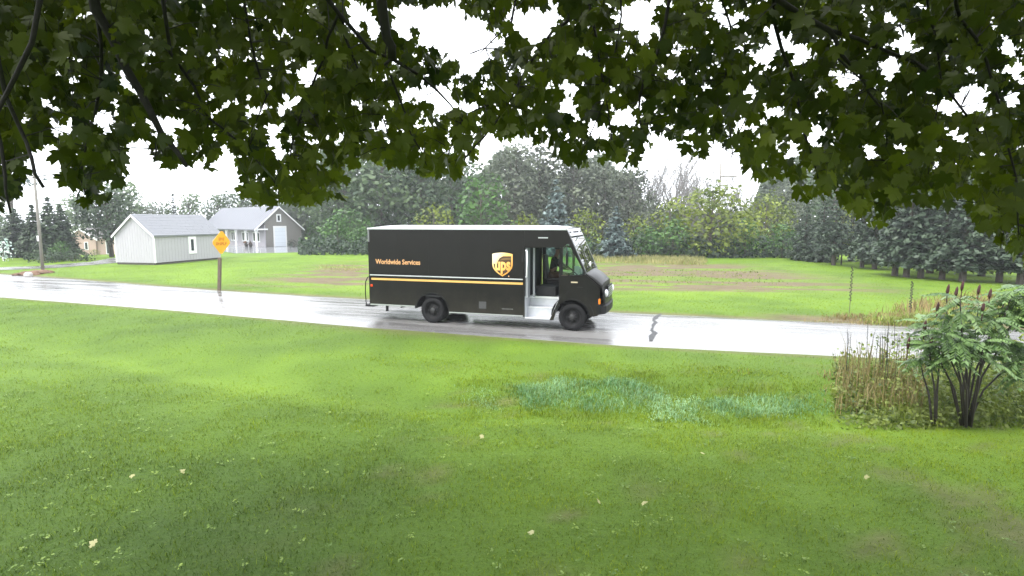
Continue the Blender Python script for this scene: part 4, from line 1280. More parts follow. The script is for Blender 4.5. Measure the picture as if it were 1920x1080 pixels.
# conifers
def conifer_mesh(seed, h, w, mat, low=.06, whorls=16, boughs=11, size=.16, droop=.25, dens=1.0, tb=.4):
    rng = np.random.default_rng(seed); C, N, T = [], [], []
    mb = MB(); mb.tube([(0, 0, -.2), (0, 0, h * .5), (0, 0, h)], [w * .045 + .03, w * .03 + .015, .01], 7)
    for i in range(whorls):
        t = (i + rng.uniform(-.2, .2)) / (whorls - 1); t = min(max(t, 0), .985)
        z = h * (low + (1 - low) * t)
        L = w * .5 * (1 - t) ** .85 + .06
        L *= .75 if t < .06 else 1
        nb_ = max(4, int(boughs * (1 - .55 * t)))
        for k in range(nb_):
            a = 2 * math.pi * (k + rng.uniform(-.35, .35)) / nb_ + i * .7
            l = L * rng.uniform(.7, 1.15); dr = droop * rng.uniform(.6, 1.4)
            n = max(3, int(l / size * 3.2 * dens)); bt = rng.normal(tb, .16)
            mb.tube([(0, 0, z), (l * .9 * math.cos(a), l * .9 * math.sin(a), z - l * dr * .6)], [.012 + .01 * l, .004], 3, cap=False)
            s = rng.uniform(.12, 1, n) ** .8
            off = rng.normal(0, 1, n) * (l * .17 * (1.15 - s))
            x = s * l
            zz = z - l * dr * s + .22 * l * dr * s ** 3 + rng.normal(0, .05 * l + .02, n)
            C.append(np.stack([x * math.cos(a) - off * math.sin(a), x * math.sin(a) + off * math.cos(a), zz], 1))
            N.append(np.tile([.4 * math.cos(a), .4 * math.sin(a), 1.0], (n, 1)))
            T.append(np.clip(bt + .30 * (s - .5) + rng.normal(0, .15, n), 0, 1))
    C = np.concatenate(C); N = np.concatenate(N); T = np.concatenate(T)
    V, F, TT = cards(C, size, N, rng, T, .45, .8)
    return np_mesh('crown', V, F, mat, TT), mb.mesh('trunk', M_BARK), h
spruceA = conifer_mesh(1, 5.2, 3.2, M_NEEDLE_BL, whorls=18, boughs=13, size=.17, tb=.55)
spruceB = conifer_mesh(2, 4.4, 4.0, M_NEEDLE_BL, whorls=15, boughs=14, size=.18, tb=.25)
pineA = conifer_mesh(3, 7, 4.6, M_NEEDLE, low=.15, whorls=16, boughs=11, size=.20, droop=.18, tb=.48)
pineB = conifer_mesh(4, 7, 4.2, M_NEEDLE, low=.19, whorls=15, boughs=10, size=.20, droop=.10, tb=.42)
pineC = conifer_mesh(5, 7, 4.8, M_NEEDLE, low=.04, whorls=18, boughs=12, size=.20, droop=.22, tb=.40)
place_tree('spruce_tree', spruceA, 1042, 54, 338, 'pale blue spruce behind the van cab', group='spruces by the field')
place_tree('spruce_tree', spruceB, 1155, 51, 388, 'dark blue spruce ahead of the van at the field edge', group='spruces by the field', wscale=.92)
P_ = 'conifers along the right lawn edge'
for px, d, top, pr, lab in (
        (1512, 48, 385, pineC, 'dark conifer with boughs to the ground, at the left end of the row'), (1545, 46, 378, pineC, 'dark conifer second from the left end of the row'),
        (1568, 42.5, 365, pineB, 'conifer with bare lower trunk left of the slender yellowish tree'), (1622, 40.5, 370, pineB, 'conifer just right of the slender yellowish tree'),
        (1646, 39, 362, pineA, 'blue grey conifer over the gap in the trunks'), (1686, 34.2, 345, pineA, 'conifer with thick trunk left of the twin trunks'),
        (1708, 33.4, 330, pineB, 'conifer with the darkest trunk in the row middle'), (1735, 32.8, 350, pineA, 'conifer right of the darkest trunk'),
        (1752, 36, 330, pineA, 'conifer set back behind the row middle'), (1776, 32, 345, pineB, 'conifer above the sumac tip, left one'),
        (1815, 31, 340, pineA, 'conifer above the sumac tip, right one'), (1850, 34, 330, pineA, 'conifer behind the tall sumac on the right'),
        (1885, 30.5, 335, pineB, 'conifer near the right edge of the picture'), (1925, 29.5, 330, pineA, 'conifer at the very right edge of the picture'),
        (1600, 47, 352, pineA, 'conifer behind the slender yellowish tree'), (1665, 43, 345, pineC, 'conifer deep in the row, boughs to the ground'),
        (1790, 39, 330, pineC, 'conifer deep behind the sumac, boughs to the ground'), (1720, 44, 335, pineC, 'conifer deep behind the darkest trunk'),
        (1870, 41, 320, pineC, 'conifer deepest in the grove at right'), (1990, 30, 320, pineA, 'conifer just outside the right edge'), (2080, 29, 320, pineC, 'conifer well outside the right edge')):
    place_tree('pine_tree', pr, px, d, top, lab, group=P_, rz=px * .37)

# left side
place_tree('cedar_tree', conifer_mesh(7, 5.5, 3.4, M_CEDAR, low=.0, whorls=22, boughs=14, size=.2, droop=-.12, tb=.5), 62, 50, 385, 'dark green cedar left of the pole', group='cedars by the pole')
place_tree('cedar_tree', conifer_mesh(8, 5.8, 3.0, M_CEDAR, low=.0, whorls=22, boughs=14, size=.2, droop=-.15, tb=.42), 92, 49, 372, 'dark cedar right behind the pole', group='cedars by the pole', wscale=1.1)
place_tree('cedar_tree', conifer_mesh(9, 5.2, 3.2, M_CEDAR, low=.0, whorls=22, boughs=14, size=.2, droop=-.12, tb=.38), 114, 51, 384, 'rounded dark cedar right of the pole', group='cedars by the pole', wscale=1.0)
place_tree('cedar_tree', conifer_mesh(9, 5.2, 3.2, M_CEDAR, low=.0, whorls=22, boughs=14, size=.2, droop=-.12, tb=.38), 28, 53, 392, 'dark cedar near the left picture edge', group='cedars by the pole', wscale=1.3)
S_ = 'shrubs round the pole and brick house'
junip = proto('cedar', 21, 1.5, 4.5, M_CEDAR, low=-.1, nb=16, rb=.20, size=.14, tb=.62, tr=.05)
place_tree('juniper_shrub', junip, 78, 45.5, 470, 'low spreading juniper behind the pole', 'shrub', S_)
place_tree('juniper_shrub', junip, 136, 47, 468, 'low juniper in front of the brick house', 'shrub', S_, 1.2)
place_tree('bush', midB, 108, 47.5, 452, 'rounded green bush right of the pole', 'bush', S_, 1.0, .95)
place_tree('bush', yelB, 172, 62, 466, 'small orange tinged bush by the brick house wall', 'bush', S_, 1.0, 1.4)
blossom = proto('cedar', 22, 2.2, 2.0, leafy('pale_blossom', (.25, .42, .36), (.85, .9, .88), .6, .2), low=.0, nb=9, rb=.3, size=.16, tb=.6, tr=.05)
place_tree('bush', blossom, 0, 47, 448, 'shrub with pale whitish blossoms at the left edge', 'bush', S_)
F_ = 'trees behind the sheds'
place_tree('shade_tree', darkA, 204, 55, 352, 'dark tree in front of the brick house, left of the shed', group=F_)
for px, d, top, pr, lab, ws in ((150, 84, 362, paleA, 'pale green tree over the brick house roof', 1.2), (232, 80, 338, paleA, 'tall pale tree above the shed gable', 1.0),
        (268, 86, 382, greyA, 'grey brown tree above the shed ridge left end', 1.7), (300, 92, 374, dullA, 'hazy tree above the shed ridge middle', 1.0), (359, 92, 360, paleA, 'pale hazy tree left of the house ridge', .8),
        (412, 96, 362, dullB, 'hazy tree behind the house ridge left end', 1.1), (446, 98, 356, dullA, 'hazy tree behind the house ridge middle', 1.2), (500, 100, 345, dullA, 'hazy tree behind the house ridge, right end', 1.2),
        (552, 88, 352, paleA, 'yellowish tree behind the house gable', 1.0), (-60, 60, 350, dullA, 'tree beyond the left picture edge', 1.2), (15, 75, 395, dullB, 'dull tree behind the cedars at left', 1.3)):
    place_tree('deciduous_tree', pr, px, d, top, lab, group=F_, rz=px * .2, wscale=ws)
place_tree('cedar_tree', conifer_mesh(12, 8, 1.5, M_CEDAR, low=.05, whorls=24, boughs=8, size=.2, droop=-.2, tb=.3), 327, 84, 364, 'narrow dark spire shaped conifer above the shed ridge', group=F_)
# tall pine whose layered crown shows left of the pole
pp = far(20, 415, 58)
tp = empty('pine_tree', (pp[0], pp[1], float(tz(pp[0], pp[1])))); tag(tp, 'tall pine with flat grey green crown left of the pole top', 'tree', F_)
rng = np.random.default_rng(31)
MB().tube([(0, 0, -.2), (.2, 0, 5), (.6, 0, 9.2)], [.22, .17, .06], 8).build('trunk', M_BARK, tp, True)
crown_me = crown_mesh('crown', [(1.0, 0, 7.9, 1.1, .45), (2.2, .2, 7.7, .9, .4), (3.2, 0, 7.9, .7, .4), (.2, 0, 8.8, .9, .6), (-1, .1, 8.0, 1.2, .5), (2.5, -.2, 8.5, .7, .4), (-2, .3, 7.5, 1.0, .4), (-.6, 0, 6.8, 1.0, .4)], 2.2, .2, M_NEEDLE_BL, rng, .3)
link('crown', crown_me, tp)
o = MB(); [o.tube([(.3, 0, z - .5), (x, y, z)], [.06, .02], 4) for x, y, z in ((1, 0, 7.8), (2.8, .1, 7.7), (-1.6, .1, 7.8), (-.6, 0, 6.8))]; o.build('limb', M_BARK, tp)

# bare trees against the sky
def bare_mesh(seed, h):
    rng = np.random.default_rng(seed); mb = MB()
    def grow(p, d, l, r, lev):
        pts = [p]; q = p.copy(); dd = d.copy()
        for k in range(3):
            dd = (dd + Vector(rng.normal(0, .10, 3)) + Vector((0, 0, .08))).normalized()
            q = q + dd * (l / 3); pts.append(q.copy())
        mb.tube(pts, [r + .008, r * .85 + .008, r * .7 + .008, r * .5 + .006], 5 if lev < 2 else 3, cap=False)
        if lev >= 4: return
        for k in range(5 if lev == 0 else 4 if lev < 3 else 3):
            i = 1 + int(rng.integers(0, 3)); b = pts[i]
            a = rng.uniform(0, 2 * math.pi); sd = Vector((math.cos(a), math.sin(a), rng.uniform(.25, 1.0))).normalized()
            nd = (dd * .62 + sd * .55).normalized()
            grow(b, nd, l * rng.uniform(.5, .78), r * .54, lev + 1)
    grow(Vector((0, 0, -.2)), Vector((0, 0, 1)), h * .52, .15, 0)
    zm = max(v[2] for v in mb.v)
    return mb.mesh('trunk', M_BARKG), zm
bareA, hA = bare_mesh(1, 12); bareB, hB = bare_mesh(5, 12)
B_ = 'bare trees behind the yellow green tree'
for k, (px, d, top, me, h, lab) in enumerate(((1215, 78, 276, bareA, hA, 'leafless tree at the left of the bare treetops'), (1250, 82, 262, bareB, hB, 'leafless tree second from left among the bare treetops'),
        (1283, 76, 272, bareA, hA, 'leafless tree in the middle of the bare treetops'), (1318, 80, 284, bareB, hB, 'leafless tree just left of the distant pole'),
        (1385, 80, 300, bareA, hA, 'leafless tree just right of the distant pole'), (1150, 80, 290, bareB, hB, 'leafless tree among the thin grey trees'),
        (1232, 74, 270, bareB, hB, 'slender leafless tree between the two leftmost bare ones'), (1268, 86, 268, bareA, hA, 'leafless tree set back behind the bare treetops'), (1300, 72, 290, bareA, hA, 'lower leafless tree in front of the bare treetops'), (1362, 86, 292, bareB, hB, 'leafless tree set back right behind the distant pole'))):
    p = far(px, 415, d); t = empty('bare_tree', (p[0], p[1], 0), k * 1.1); s = (CAM_H + (415 - top) / FPX * d) / h
    t.scale = (s, s, s); tag(t, lab, 'tree', B_); link('trunk', me, t)

# the wood behind, and understory coloured dark as the shade under its edge
rng = np.random.default_rng(77)
N = 46000
px = rng.uniform(520, 2300, N); d = rng.uniform(80, 92, N)
X = (px - 960) / FPX * d
hgt = 8.5 + 4.0 * vnoise(px, d * 0, 55, 4) + 2.2 * vnoise(px, d * 0, 17, 6); hgt = hgt * (1 - .55 * smooth(1180, 1215, px) * smooth(1430, 1400, px)) * (.45 + .55 * smooth(540, 620, px))
Z = hgt * rng.uniform(0, 1, N) ** .7
V, F, T = cards(np.stack([X, d, Z], 1), .46, np.tile([0, -.6, .5], (N, 1)), rng, np.clip(.25 + .5 * vnoise(px, Z * 12, 40, 3) + rng.normal(0, .15, N), 0, 1))
o = link('woods', np_mesh('woods', V, F, leafy('hazy_woods', (.045, .065, .04), (.115, .145, .085), .7, .25), T)); tag(o, 'mass of hazy woodland behind the field', kind='stuff')
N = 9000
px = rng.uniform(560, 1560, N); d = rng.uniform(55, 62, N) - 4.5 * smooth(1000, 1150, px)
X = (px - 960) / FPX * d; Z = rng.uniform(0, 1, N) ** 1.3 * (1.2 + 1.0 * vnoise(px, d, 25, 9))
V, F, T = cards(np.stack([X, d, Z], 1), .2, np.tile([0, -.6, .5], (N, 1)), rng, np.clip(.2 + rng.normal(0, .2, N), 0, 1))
o = link('undergrowth', np_mesh('undergrowth', V, F, M_CEDAR, T)); tag(o, 'undergrowth darkened as shade along the foot of the woodland', kind='stuff')
# ------------------------------------------------------------------ maple overhead
M_MBARK = solid('maple_bark', (.012, .0105, .009), .85, var=.3, scale=8, bump=.6, bscale=25)
M_MAPLE = leafy('maple_leaves', (.014, .030, .003), (.118, .155, .007), .42, .48, .25)
maple = empty('maple_tree', (2.4, -2.6, 0))
tag(maple, 'maple tree whose dark leafy branches hang across the top of the view', 'tree')
MO = Vector((2.4, -2.6, 0))
rng = np.random.default_rng(11)
LEAF_HALF = [(0.0, 0.0), (.17, -.11), (.40, -.10), (.35, .07), (.55, .14), (.73, .34), (.56, .38), (.60, .60), (.40, .52), (.25, .45), (.29, .68), (.15, .74), (0, 1.0)]
def leaf_shape():
    out = LEAF_HALF + [(-x, y) for x, y in LEAF_HALF[-2:0:-1]]
    P = np.array([(x, y, 0) for x, y in out] + [(0, .32, 0.0)], float)
    n = len(out)
    F = np.array([(i, (i + 1) % n, n) for i in range(n)])
    return P, F
LP, LF = leaf_shape()
NLV = len(LP)
def bent(rng):
    P = LP.copy()
    P[:, 2] = -rng.uniform(.0, .45) * np.abs(P[:, 0]) - rng.uniform(-.15, .45) * (P[:, 1] - .2) ** 2 + rng.uniform(-.05, .05) * np.sin(P[:, 0] * 7)
    P[:, 0] *= rng.uniform(.75, 1.12); P[:, 0] += .12 * rng.normal() * P[:, 1] ** 2
    return P
SHAPES = [bent(rng) for _ in range(14)]

# branches: lists of (pixel x, pixel y, distance) seen in the photograph, traced back to limbs above
br = []
def B_(pts, r0, r1): br.append((pts, r0, r1))
B_([(1430, -420, 2.9), (1440, -120, 3.1), (1460, 0, 3.3), (1555, 57, 3.4), (1575, 100, 3.45), (1615, 140, 3.5), (1650, 200, 3.6)], .022, .006)
B_([(1555, 57, 3.4), (1660, 95, 3.6), (1720, 120, 3.7), (1770, 160, 3.9), (1860, 280, 4.0), (1877, 350, 4.0), (1855, 390, 4.0)], .011, .004)
B_([(1440, -120, 3.1), (1452, 0, 3.5), (1465, 90, 3.6), (1500, 210, 3.7), (1525, 300, 3.7), (1540, 350, 3.7)], .014, .004)
B_([(1300, -300, 3.3), (1275, -80, 3.5), (1255, 0, 3.6), (1232, 100, 3.6), (1200, 180, 3.7), (1200, 225, 3.7), (1205, 290, 3.7)], .014, .004)
B_([(1300, -300, 3.3), (1180, -60, 3.4), (1105, 10, 3.5), (1035, 60, 3.6), (960, 180, 3.8), (905, 260, 3.9), (870, 300, 3.9)], .013, .004)
B_([(1105, 10, 3.5), (1125, 130, 3.6), (1135, 175, 3.6), (1150, 290, 3.6)], .009, .003)
B_([(1170, -60, 3.6), (1165, 30, 3.7), (1140, 170, 3.7), (1090, 290, 3.7)], .007, .003)
B_([(1830, -260, 3.2), (1790, -20, 3.4), (1800, 35, 3.5), (1850, 115, 3.6), (1875, 200, 3.6), (1905, 330, 3.6), (1910, 440, 3.6)], .012, .004)
B_([(1700, -250, 3.2), (1740, -20, 3.6), (1755, 65, 3.7), (1765, 150, 3.8), (1740, 330, 3.8)], .010, .003)
B_([(1300, -300, 3.3), (1345, -20, 3.8), (1370, 50, 3.9), (1372, 120, 3.9), (1358, 150, 3.9), (1392, 156, 3.9), (1397, 225, 3.9), (1370, 300, 3.9)], .008, .003)
B_([(1560, 100, 3.5), (1650, 175, 3.7), (1665, 240, 3.8), (1660, 330, 3.8), (1620, 400, 3.8)], .006, .003)
B_([(740, -420, 2.9), (705, -150, 3.1), (715, 0, 3.2), (725, 70, 3.25), (735, 110, 3.3)], .034, .022)
B_([(735, 110, 3.3), (722, 120, 3.4), (745, 175, 3.5), (770, 250, 3.6), (800, 310, 3.6)], .010, .003)
B_([(735, 110, 3.3), (820, 170, 3.7), (870, 230, 3.8)], .010, .003)
B_([(560, -300, 3.0), (590, -40, 3.2), (635, 25, 3.3), (695, 95, 3.4), (735, 110, 3.5)], .014, .008)
B_([(635, 25, 3.3), (645, 65, 3.4), (675, 140, 3.5), (710, 200, 3.6), (740, 290, 3.6)], .008, .003)
B_([(635, 25, 3.3), (615, 70, 3.4), (595, 135, 3.5), (560, 230, 3.6), (540, 330, 3.6), (585, 370, 3.6)], .009, .003)
B_([(130, -300, 2.8), (180, 20, 3.0), (240, 135, 3.1), (290, 225, 3.15), (320, 270, 3.2), (350, 312, 3.2)], .026, .010)
B_([(290, 225, 3.15), (300, 260, 3.3), (290, 300, 3.4)], .006, .003)
B_([(280, -200, 3.0), (320, 100, 3.3), (390, 220, 3.5), (440, 260, 3.5), (480, 300, 3.5), (520, 350, 3.5)], .010, .003)
B_([(-60, -200, 2.6), (0, 130, 2.8), (35, 235, 2.9), (60, 300, 2.9), (82, 352, 2.9)], .010, .007)
B_([(180, 20, 3.0), (190, 150, 3.2), (165, 250, 3.3), (150, 330, 3.3), (165, 375, 3.3)], .009, .003)
B_([(130, -300, 2.8), (60, 80, 2.6), (-10, 220, 2.6), (10, 330, 2.6), (20, 400, 2.6)], .012, .004)
B_([(960, 180, 3.8), (931, 192, 3.8), (868, 217, 3.8), (840, 290, 3.8)], .006, .003)
B_([(960, -350, 3.1), (985, -40, 3.4), (960, 40, 3.6), (900, 100, 3.8)], .010, .003)
B_([(440, -250, 3.2), (450, -40, 3.4), (470, 80, 3.5), (500, 180, 3.6), (470, 250, 3.6)], .010, .003)
crotch = Vector((1.9, -1.4, 4.3))
limb_pts = [crotch]
bm_ = MB()
trunk = MB().tube([MO - MO, Vector((-.05, .15, 1.2)), Vector((-.2, .6, 2.8)), crotch - MO, Vector((-.4, 1.2, 6.5)), Vector((-.3, .9, 9))], [.36, .27, .25, .23, .17, .05], 12)
trunk.build('trunk', M_MBARK, maple, True)
S3 = []                                             # samples along all branches, to hang leaves on
def P3(p): 
    v = far(p[0], p[1], p[2] * .92); return Vector(v)
starts = {}
for pts, r0, r1 in br:
    Q = [P3(p) for p in pts]
    # smooth the line a little
    q2 = []
    for a, b in zip(Q[:-1], Q[1:]):
        q2 += [a, a.lerp(b, .5) + Vector(rng.normal(0, .008, 3))]
    q2.append(Q[-1])
    key = tuple(pts[0])
    if pts[0][1] < -150 and key not in starts:
        starts[key] = r0
    rr = np.linspace(r0, r1, len(q2))
    bm2 = MB().tube([q - MO for q in q2], rr, 6)
    bm2.build('branch', M_MBARK, maple, True)
    for a, b in zip(q2[:-1], q2[1:]):
        for t in np.linspace(0, 1, 4)[:-1]: S3.append(a.lerp(b, t))
for key, r0 in starts.items():
    e = P3(key); mid = crotch.lerp(e, .5) + Vector((0, 0, .55))
    pts = [crotch + (e - crotch) * t * 0 + crotch * 0 for t in (0,)]
    cur = []
    for t in np.linspace(0, 1, 9):
        cur.append(crotch * (1 - t) ** 2 + (mid + Vector((0, 0, .3))) * 2 * t * (1 - t) + e * t * t)
    MB().tube([c - MO for c in cur], np.linspace(max(.10, r0 * 3), r0, 9), 8).build('limb', M_MBARK, maple, True)
    for c in cur[2:]: S3.append(c)
S3a = np.array([tuple(s) for s in S3])

# where leaves hang in view: lower edge of the foliage, and the gaps of sky
EDGE = [(-700, 420), (-300, 430), (0, 400), (30, 395), (48, 330), (60, 285), (88, 275), (112, 285), (118, 350), (135, 372), (165, 392), (205, 380), (226, 352), (232, 300), (250, 270), (288, 272), (300, 320), (330, 338), (352, 318), (400, 336), (415, 285), (440, 300), (455, 375), (480, 395), (560, 398), (600, 380), (642, 388), (650, 330), (688, 300), (700, 318), (760, 318), (800, 335), (850, 340), (890, 300), (905, 258), (950, 268), (985, 262), (1035, 290), (1066, 320), (1100, 326), (1145, 300), (1180, 330), (1206, 300), (1245, 262), (1280, 275), (1296, 318), (1345, 305), (1380, 275), (1405, 345), (1445, 350), (1480, 335), (1510, 385), (1560, 375), (1600, 408), (1650, 440), (1676, 402), (1700, 375), (1745, 395), (1765, 410), (1800, 380), (1835, 430), (1870, 455), (1900, 492), (1925, 500), (2100, 480), (2700, 440)]
ex, ey = zip(*EDGE)
GAPS = [(825, 45, 50, 42), (872, 75, 62, 40), (668, 30, 18, 28), (700, 55, 12, 18), (755, 40, 18, 30), (798, 172, 46, 13), (850, 198, 40, 10), (886, 132, 20, 12), (575, 142, 17, 24), (545, 190, 10, 10), (710, 237, 18, 7), (300, 230, 22, 14), (330, 240, 16, 18), (195, 225, 18, 14), (225, 190, 10, 14), (235, 145, 12, 10), (40, 222, 10, 8), (90, 195, 14, 10), (115, 240, 30, 9),
        (1008, 48, 38, 30), (965, 30, 14, 25), (1178, 32, 26, 26), (1215, 22, 18, 22), (1212, 60, 12, 12), (1348, 18, 18, 14), (1370, 45, 14, 12), (1390, 30, 12, 8), (1450, 60, 13, 14), (1432, 112, 28, 20), (1495, 100, 22, 16), (1475, 85, 12, 10), (1665, 132, 18, 22), (1700, 78, 16, 16), (1588, 152, 20, 13), (1672, 35, 12, 10), (1820, 185, 34, 30), (1775, 205, 18, 12), (1892, 85, 16, 24), (1910, 140, 12, 26), (1905, 180, 10, 18), (1527, 256, 15, 20), (1170, 222, 18, 18), (1120, 240, 20, 13), (1060, 200, 20, 10), (1405, 178, 12, 12), (1452, 208, 14, 10), (1397, 232, 11, 12), (1490, 284, 14, 8), (1240, 272, 20, 12), (1350, 290, 18, 10), (1525, 335, 9, 14), (1630, 285, 9, 14), (1695, 278, 8, 12), (1785, 255, 10, 14), (1812, 262, 9, 10), (1082, 168, 10, 9), (1255, 12, 12, 10), (1115, 290, 14, 10), (480, 210, 16, 10), (505, 238, 20, 8), (440, 195, 10, 8), (600, 300, 8, 8), (520, 275, 14, 6)]
def inside(px, py, soft):
    if py > np.interp(px, ex, ey) - soft: return False
    for (cx, cy, rx_, ry_) in GAPS:
        if ((px - cx) / (rx_ * .9 + soft * .72)) ** 2 + ((py - cy) / (ry_ * .9 + soft * .72)) ** 2 < 1: return False
    return True

leaves = []                                         # (position, tip direction, normal, size, tint)
twigs = MB()
def add_leaf(p, size, tintv):
    tip = np.array([rng.normal(0, .55), rng.normal(0, .45), -1.0 + rng.normal(0, .35)]); tip /= np.linalg.norm(tip)
    view = np.array([p[0], p[1], p[2] - CAM_H]); view /= np.linalg.norm(view)
    n = np.array([rng.normal(0, .65), rng.normal(-.45, .6), rng.normal(.45, .45)]); n -= tip * n.dot(tip); n /= np.linalg.norm(n) + 1e-9
    leaves.append((p - tip * size * .35, tip, n, size, tintv))

step = 16
for layer, (d0, d1, keep) in enumerate(((3.0, 3.8, .88), (3.5, 4.6, .84), (4.2, 5.6, .80))):
    for gyp in np.arange(-420, 520, step):
        out = gyp < -40
        for gxp in np.arange(-640, 2640, step):
            far_out = gxp < -80 or gxp > 2000
            if (out or far_out) and rng.uniform() > .30: continue
            if rng.uniform() > keep: continue
            px_ = gxp + rng.uniform(-11, 11); py_2 = gyp + rng.uniform(-11, 11)
            d = rng.uniform(d0, d1)
            if px_ < 300: d -= .3
            size = rng.uniform(.062, .118)
            soft = size * .60 / d * FPX * rng.uniform(.45, .95)
            if not inside(px_, py_2, soft): continue
            p = far(px_, py_2, d)
            tv = .22 + .46 * vnoise(px_, py_2, 130, 5) + rng.normal(0, .17) + .25 * smooth(220, 380, py_2) * smooth(400, 600, px_) - .12 * smooth(500, 250, px_)
            add_leaf(p, size, float(np.clip(tv, 0, 1)))
print('maple leaves in front', len(leaves))
# twigs from branches to leaves
for i, L in enumerate(leaves):
    p = L[0]
    dd = np.sum((S3a - p) ** 2, 1); k = int(np.argmin(dd)); dist = math.sqrt(dd[k])
    end = p
    if i % 4 == 0 and dist < .4:
        a = Vector(S3a[k]); b = Vector(p); mid = a.lerp(b, .5) + Vector((0, 0, .06 * dist))
        twigs.tube([a - MO, mid - MO, b - MO], [.0035, .0028, .0015], 3, cap=False)
    else:
        q = Vector(p) + Vector((rng.normal(0, .02), rng.normal(0, .02), rng.uniform(.03, .09)))
        twigs.tube([q - MO, Vector(p) - MO], [.0013, .0013], 3, cap=False)
o = twigs.build('twigs', M_MBARK, maple); o['kind'] = 'stuff'

def leaf_frame(L):
    p, tip, n, size, tv = L
    x = np.cross(tip, n); M = np.eye(4)
    M[:3, 0] = x * size; M[:3, 1] = tip * size; M[:3, 2] = n * size; M[:3, 3] = p - np.array(MO)
    return M
# the largest leaves are objects of their own
def proj_size(L):
    v = L[0] - np.array([0, 0, CAM_H]); x = v[0] / max(v[1], .1) * FPX + 960
    z = v[1]
    yy = 540 - FPX * (v[2] * math.cos(PITCH) + v[1] * math.sin(PITCH)) / (v[1] * math.cos(PITCH) - v[2] * math.sin(PITCH))
    vis = -20 < x < 1940 and 0 < yy
    low = 1.0 + .8 * max(0, 1 - (np.interp(x, ex, ey) - yy) / 110)        # leaves of the lower fringe show whole
    fac = abs(L[2].dot(v / np.linalg.norm(v)))
    return (L[3] / z * low * (.4 + fac)) if vis else 0
order = np.argsort([-proj_size(L) for L in leaves])
single = set(order[:298].tolist())
leaf_meshes = []
for k in range(14):
    for tq in (.1, .3, .5, .7, .9):
        leaf_meshes.append((tq, np_mesh('leaf', SHAPES[k], LF, M_MAPLE, np.full(NLV, tq))))
for i in sorted(single):
    L = leaves[i]
    c = [m for tq, m in leaf_meshes if abs(tq - L[4]) <= .101]
    o = link('leaf', c[int(rng.integers(0, len(c)))], maple)
    o.matrix_local = Matrix(leaf_frame(L).tolist())
VV, TT = [], []
rest = [L for i, L in enumerate(leaves) if i not in single]
# rest of the crown, mostly unseen; packed with oversized leaves to shade the lawn
N = 13000
cx = rng.uniform(-8.5, 9.5, N); cy = rng.uniform(-7, 8, N); cz = rng.uniform(4.3, 9.5, N)
ok = ((cx - .5) / 9.0) ** 2 + ((cy - .3) / 8) ** 2 + ((cz - 4.6) / 5) ** 2 < 1
ok &= (cz - CAM_H) > np.maximum(0.2, cy) * .46 + .3
ok &= ~((cx - 0) ** 2 + (cy + .3) ** 2 < 1.0)
for x, y, z in zip(cx[ok], cy[ok], cz[ok]):
    tip = np.array([rng.normal(0, .6), rng.normal(0, .6), -1]); tip /= np.linalg.norm(tip)
    n = np.array([rng.normal(0, .5), rng.normal(0, .5), 1]); n -= tip * n.dot(tip); n /= np.linalg.norm(n)
    rest.append((np.array([x, y, z]), tip, n, rng.uniform(.18, .34), rng.uniform(.1, .7)))
FF = []
for q, L in enumerate(rest):
    M = leaf_frame(L); P = SHAPES[q % 14]
    VV.append(P @ M[:3, :3].T + M[:3, 3]); TT.append(np.full(NLV, L[4])); FF.append(LF + q * NLV)
o = link('leaves', np_mesh('leaves', np.concatenate(VV), np.concatenate(FF), M_MAPLE, np.concatenate(TT)), maple); o['kind'] = 'stuff'
# ------------------------------------------------------------------ grass and weeds
rng = np.random.default_rng(5)
def blades(X, Y, hgt, wid, lean, tint, base=None, curve=.5):
    """tapered two-piece grass blades standing on the terrain"""
    N = len(X); Z = tz(X, Y) if base is None else base
    a = rng.uniform(0, 2 * math.pi, N); b = rng.uniform(0, 2 * math.pi, N)
    u = np.stack([np.cos(a), np.sin(a), 0 * a], 1) * (wid / 2)[:, None]
    l = np.stack([np.cos(b), np.sin(b), 0 * b], 1) * (lean * hgt)[:, None]
    p = np.stack([X, Y, Z - .01], 1)
    m = p + l * .35 + np.array([0, 0, 1]) * (hgt * .62)[:, None]
    t = p + l * (1 + curve * .3) + np.array([0, 0, 1]) * (hgt * np.clip(1 - .35 * lean, .3, 1))[:, None]
    V = np.stack([p - u, p + u, m - u * .75, m + u * .75, t], 1).reshape(-1, 3)
    i = np.arange(N)[:, None] * 5
    F = np.concatenate([i + np.array([[0, 1, 3]]), i + np.array([[0, 3, 2]]), i + np.array([[2, 3, 4]])], 0)
    T = np.repeat(tint, 5)
    return V, F, T
def grass_obj(name, V, F, T, mat, label):
    o = link(name, np_mesh(name, V, F, mat, T)); tag(o, label, kind='stuff'); return o
M_GRASS = leafy('lawn_grass', (.034, .070, .003), (.205, .285, .010), .5, .30, .15)
M_LUSH = leafy('lush_blue_grass', (.07, .19, .06), (.30, .48, .23), .4, .3, .5)
M_STRAW = leafy('dry_grass', (.10, .085, .025), (.34, .27, .12), .6, .25)
M_RUST = leafy('rusty_weeds', (.10, .075, .025), (.30, .22, .09), .6, .25)
M_WEED = leafy('olive_weeds', (.035, .065, .010), (.24, .29, .05), .5, .3)

def in_view(X, Y, marg=1.08):
    return np.abs(X) < Y * .9143 * marg + .6
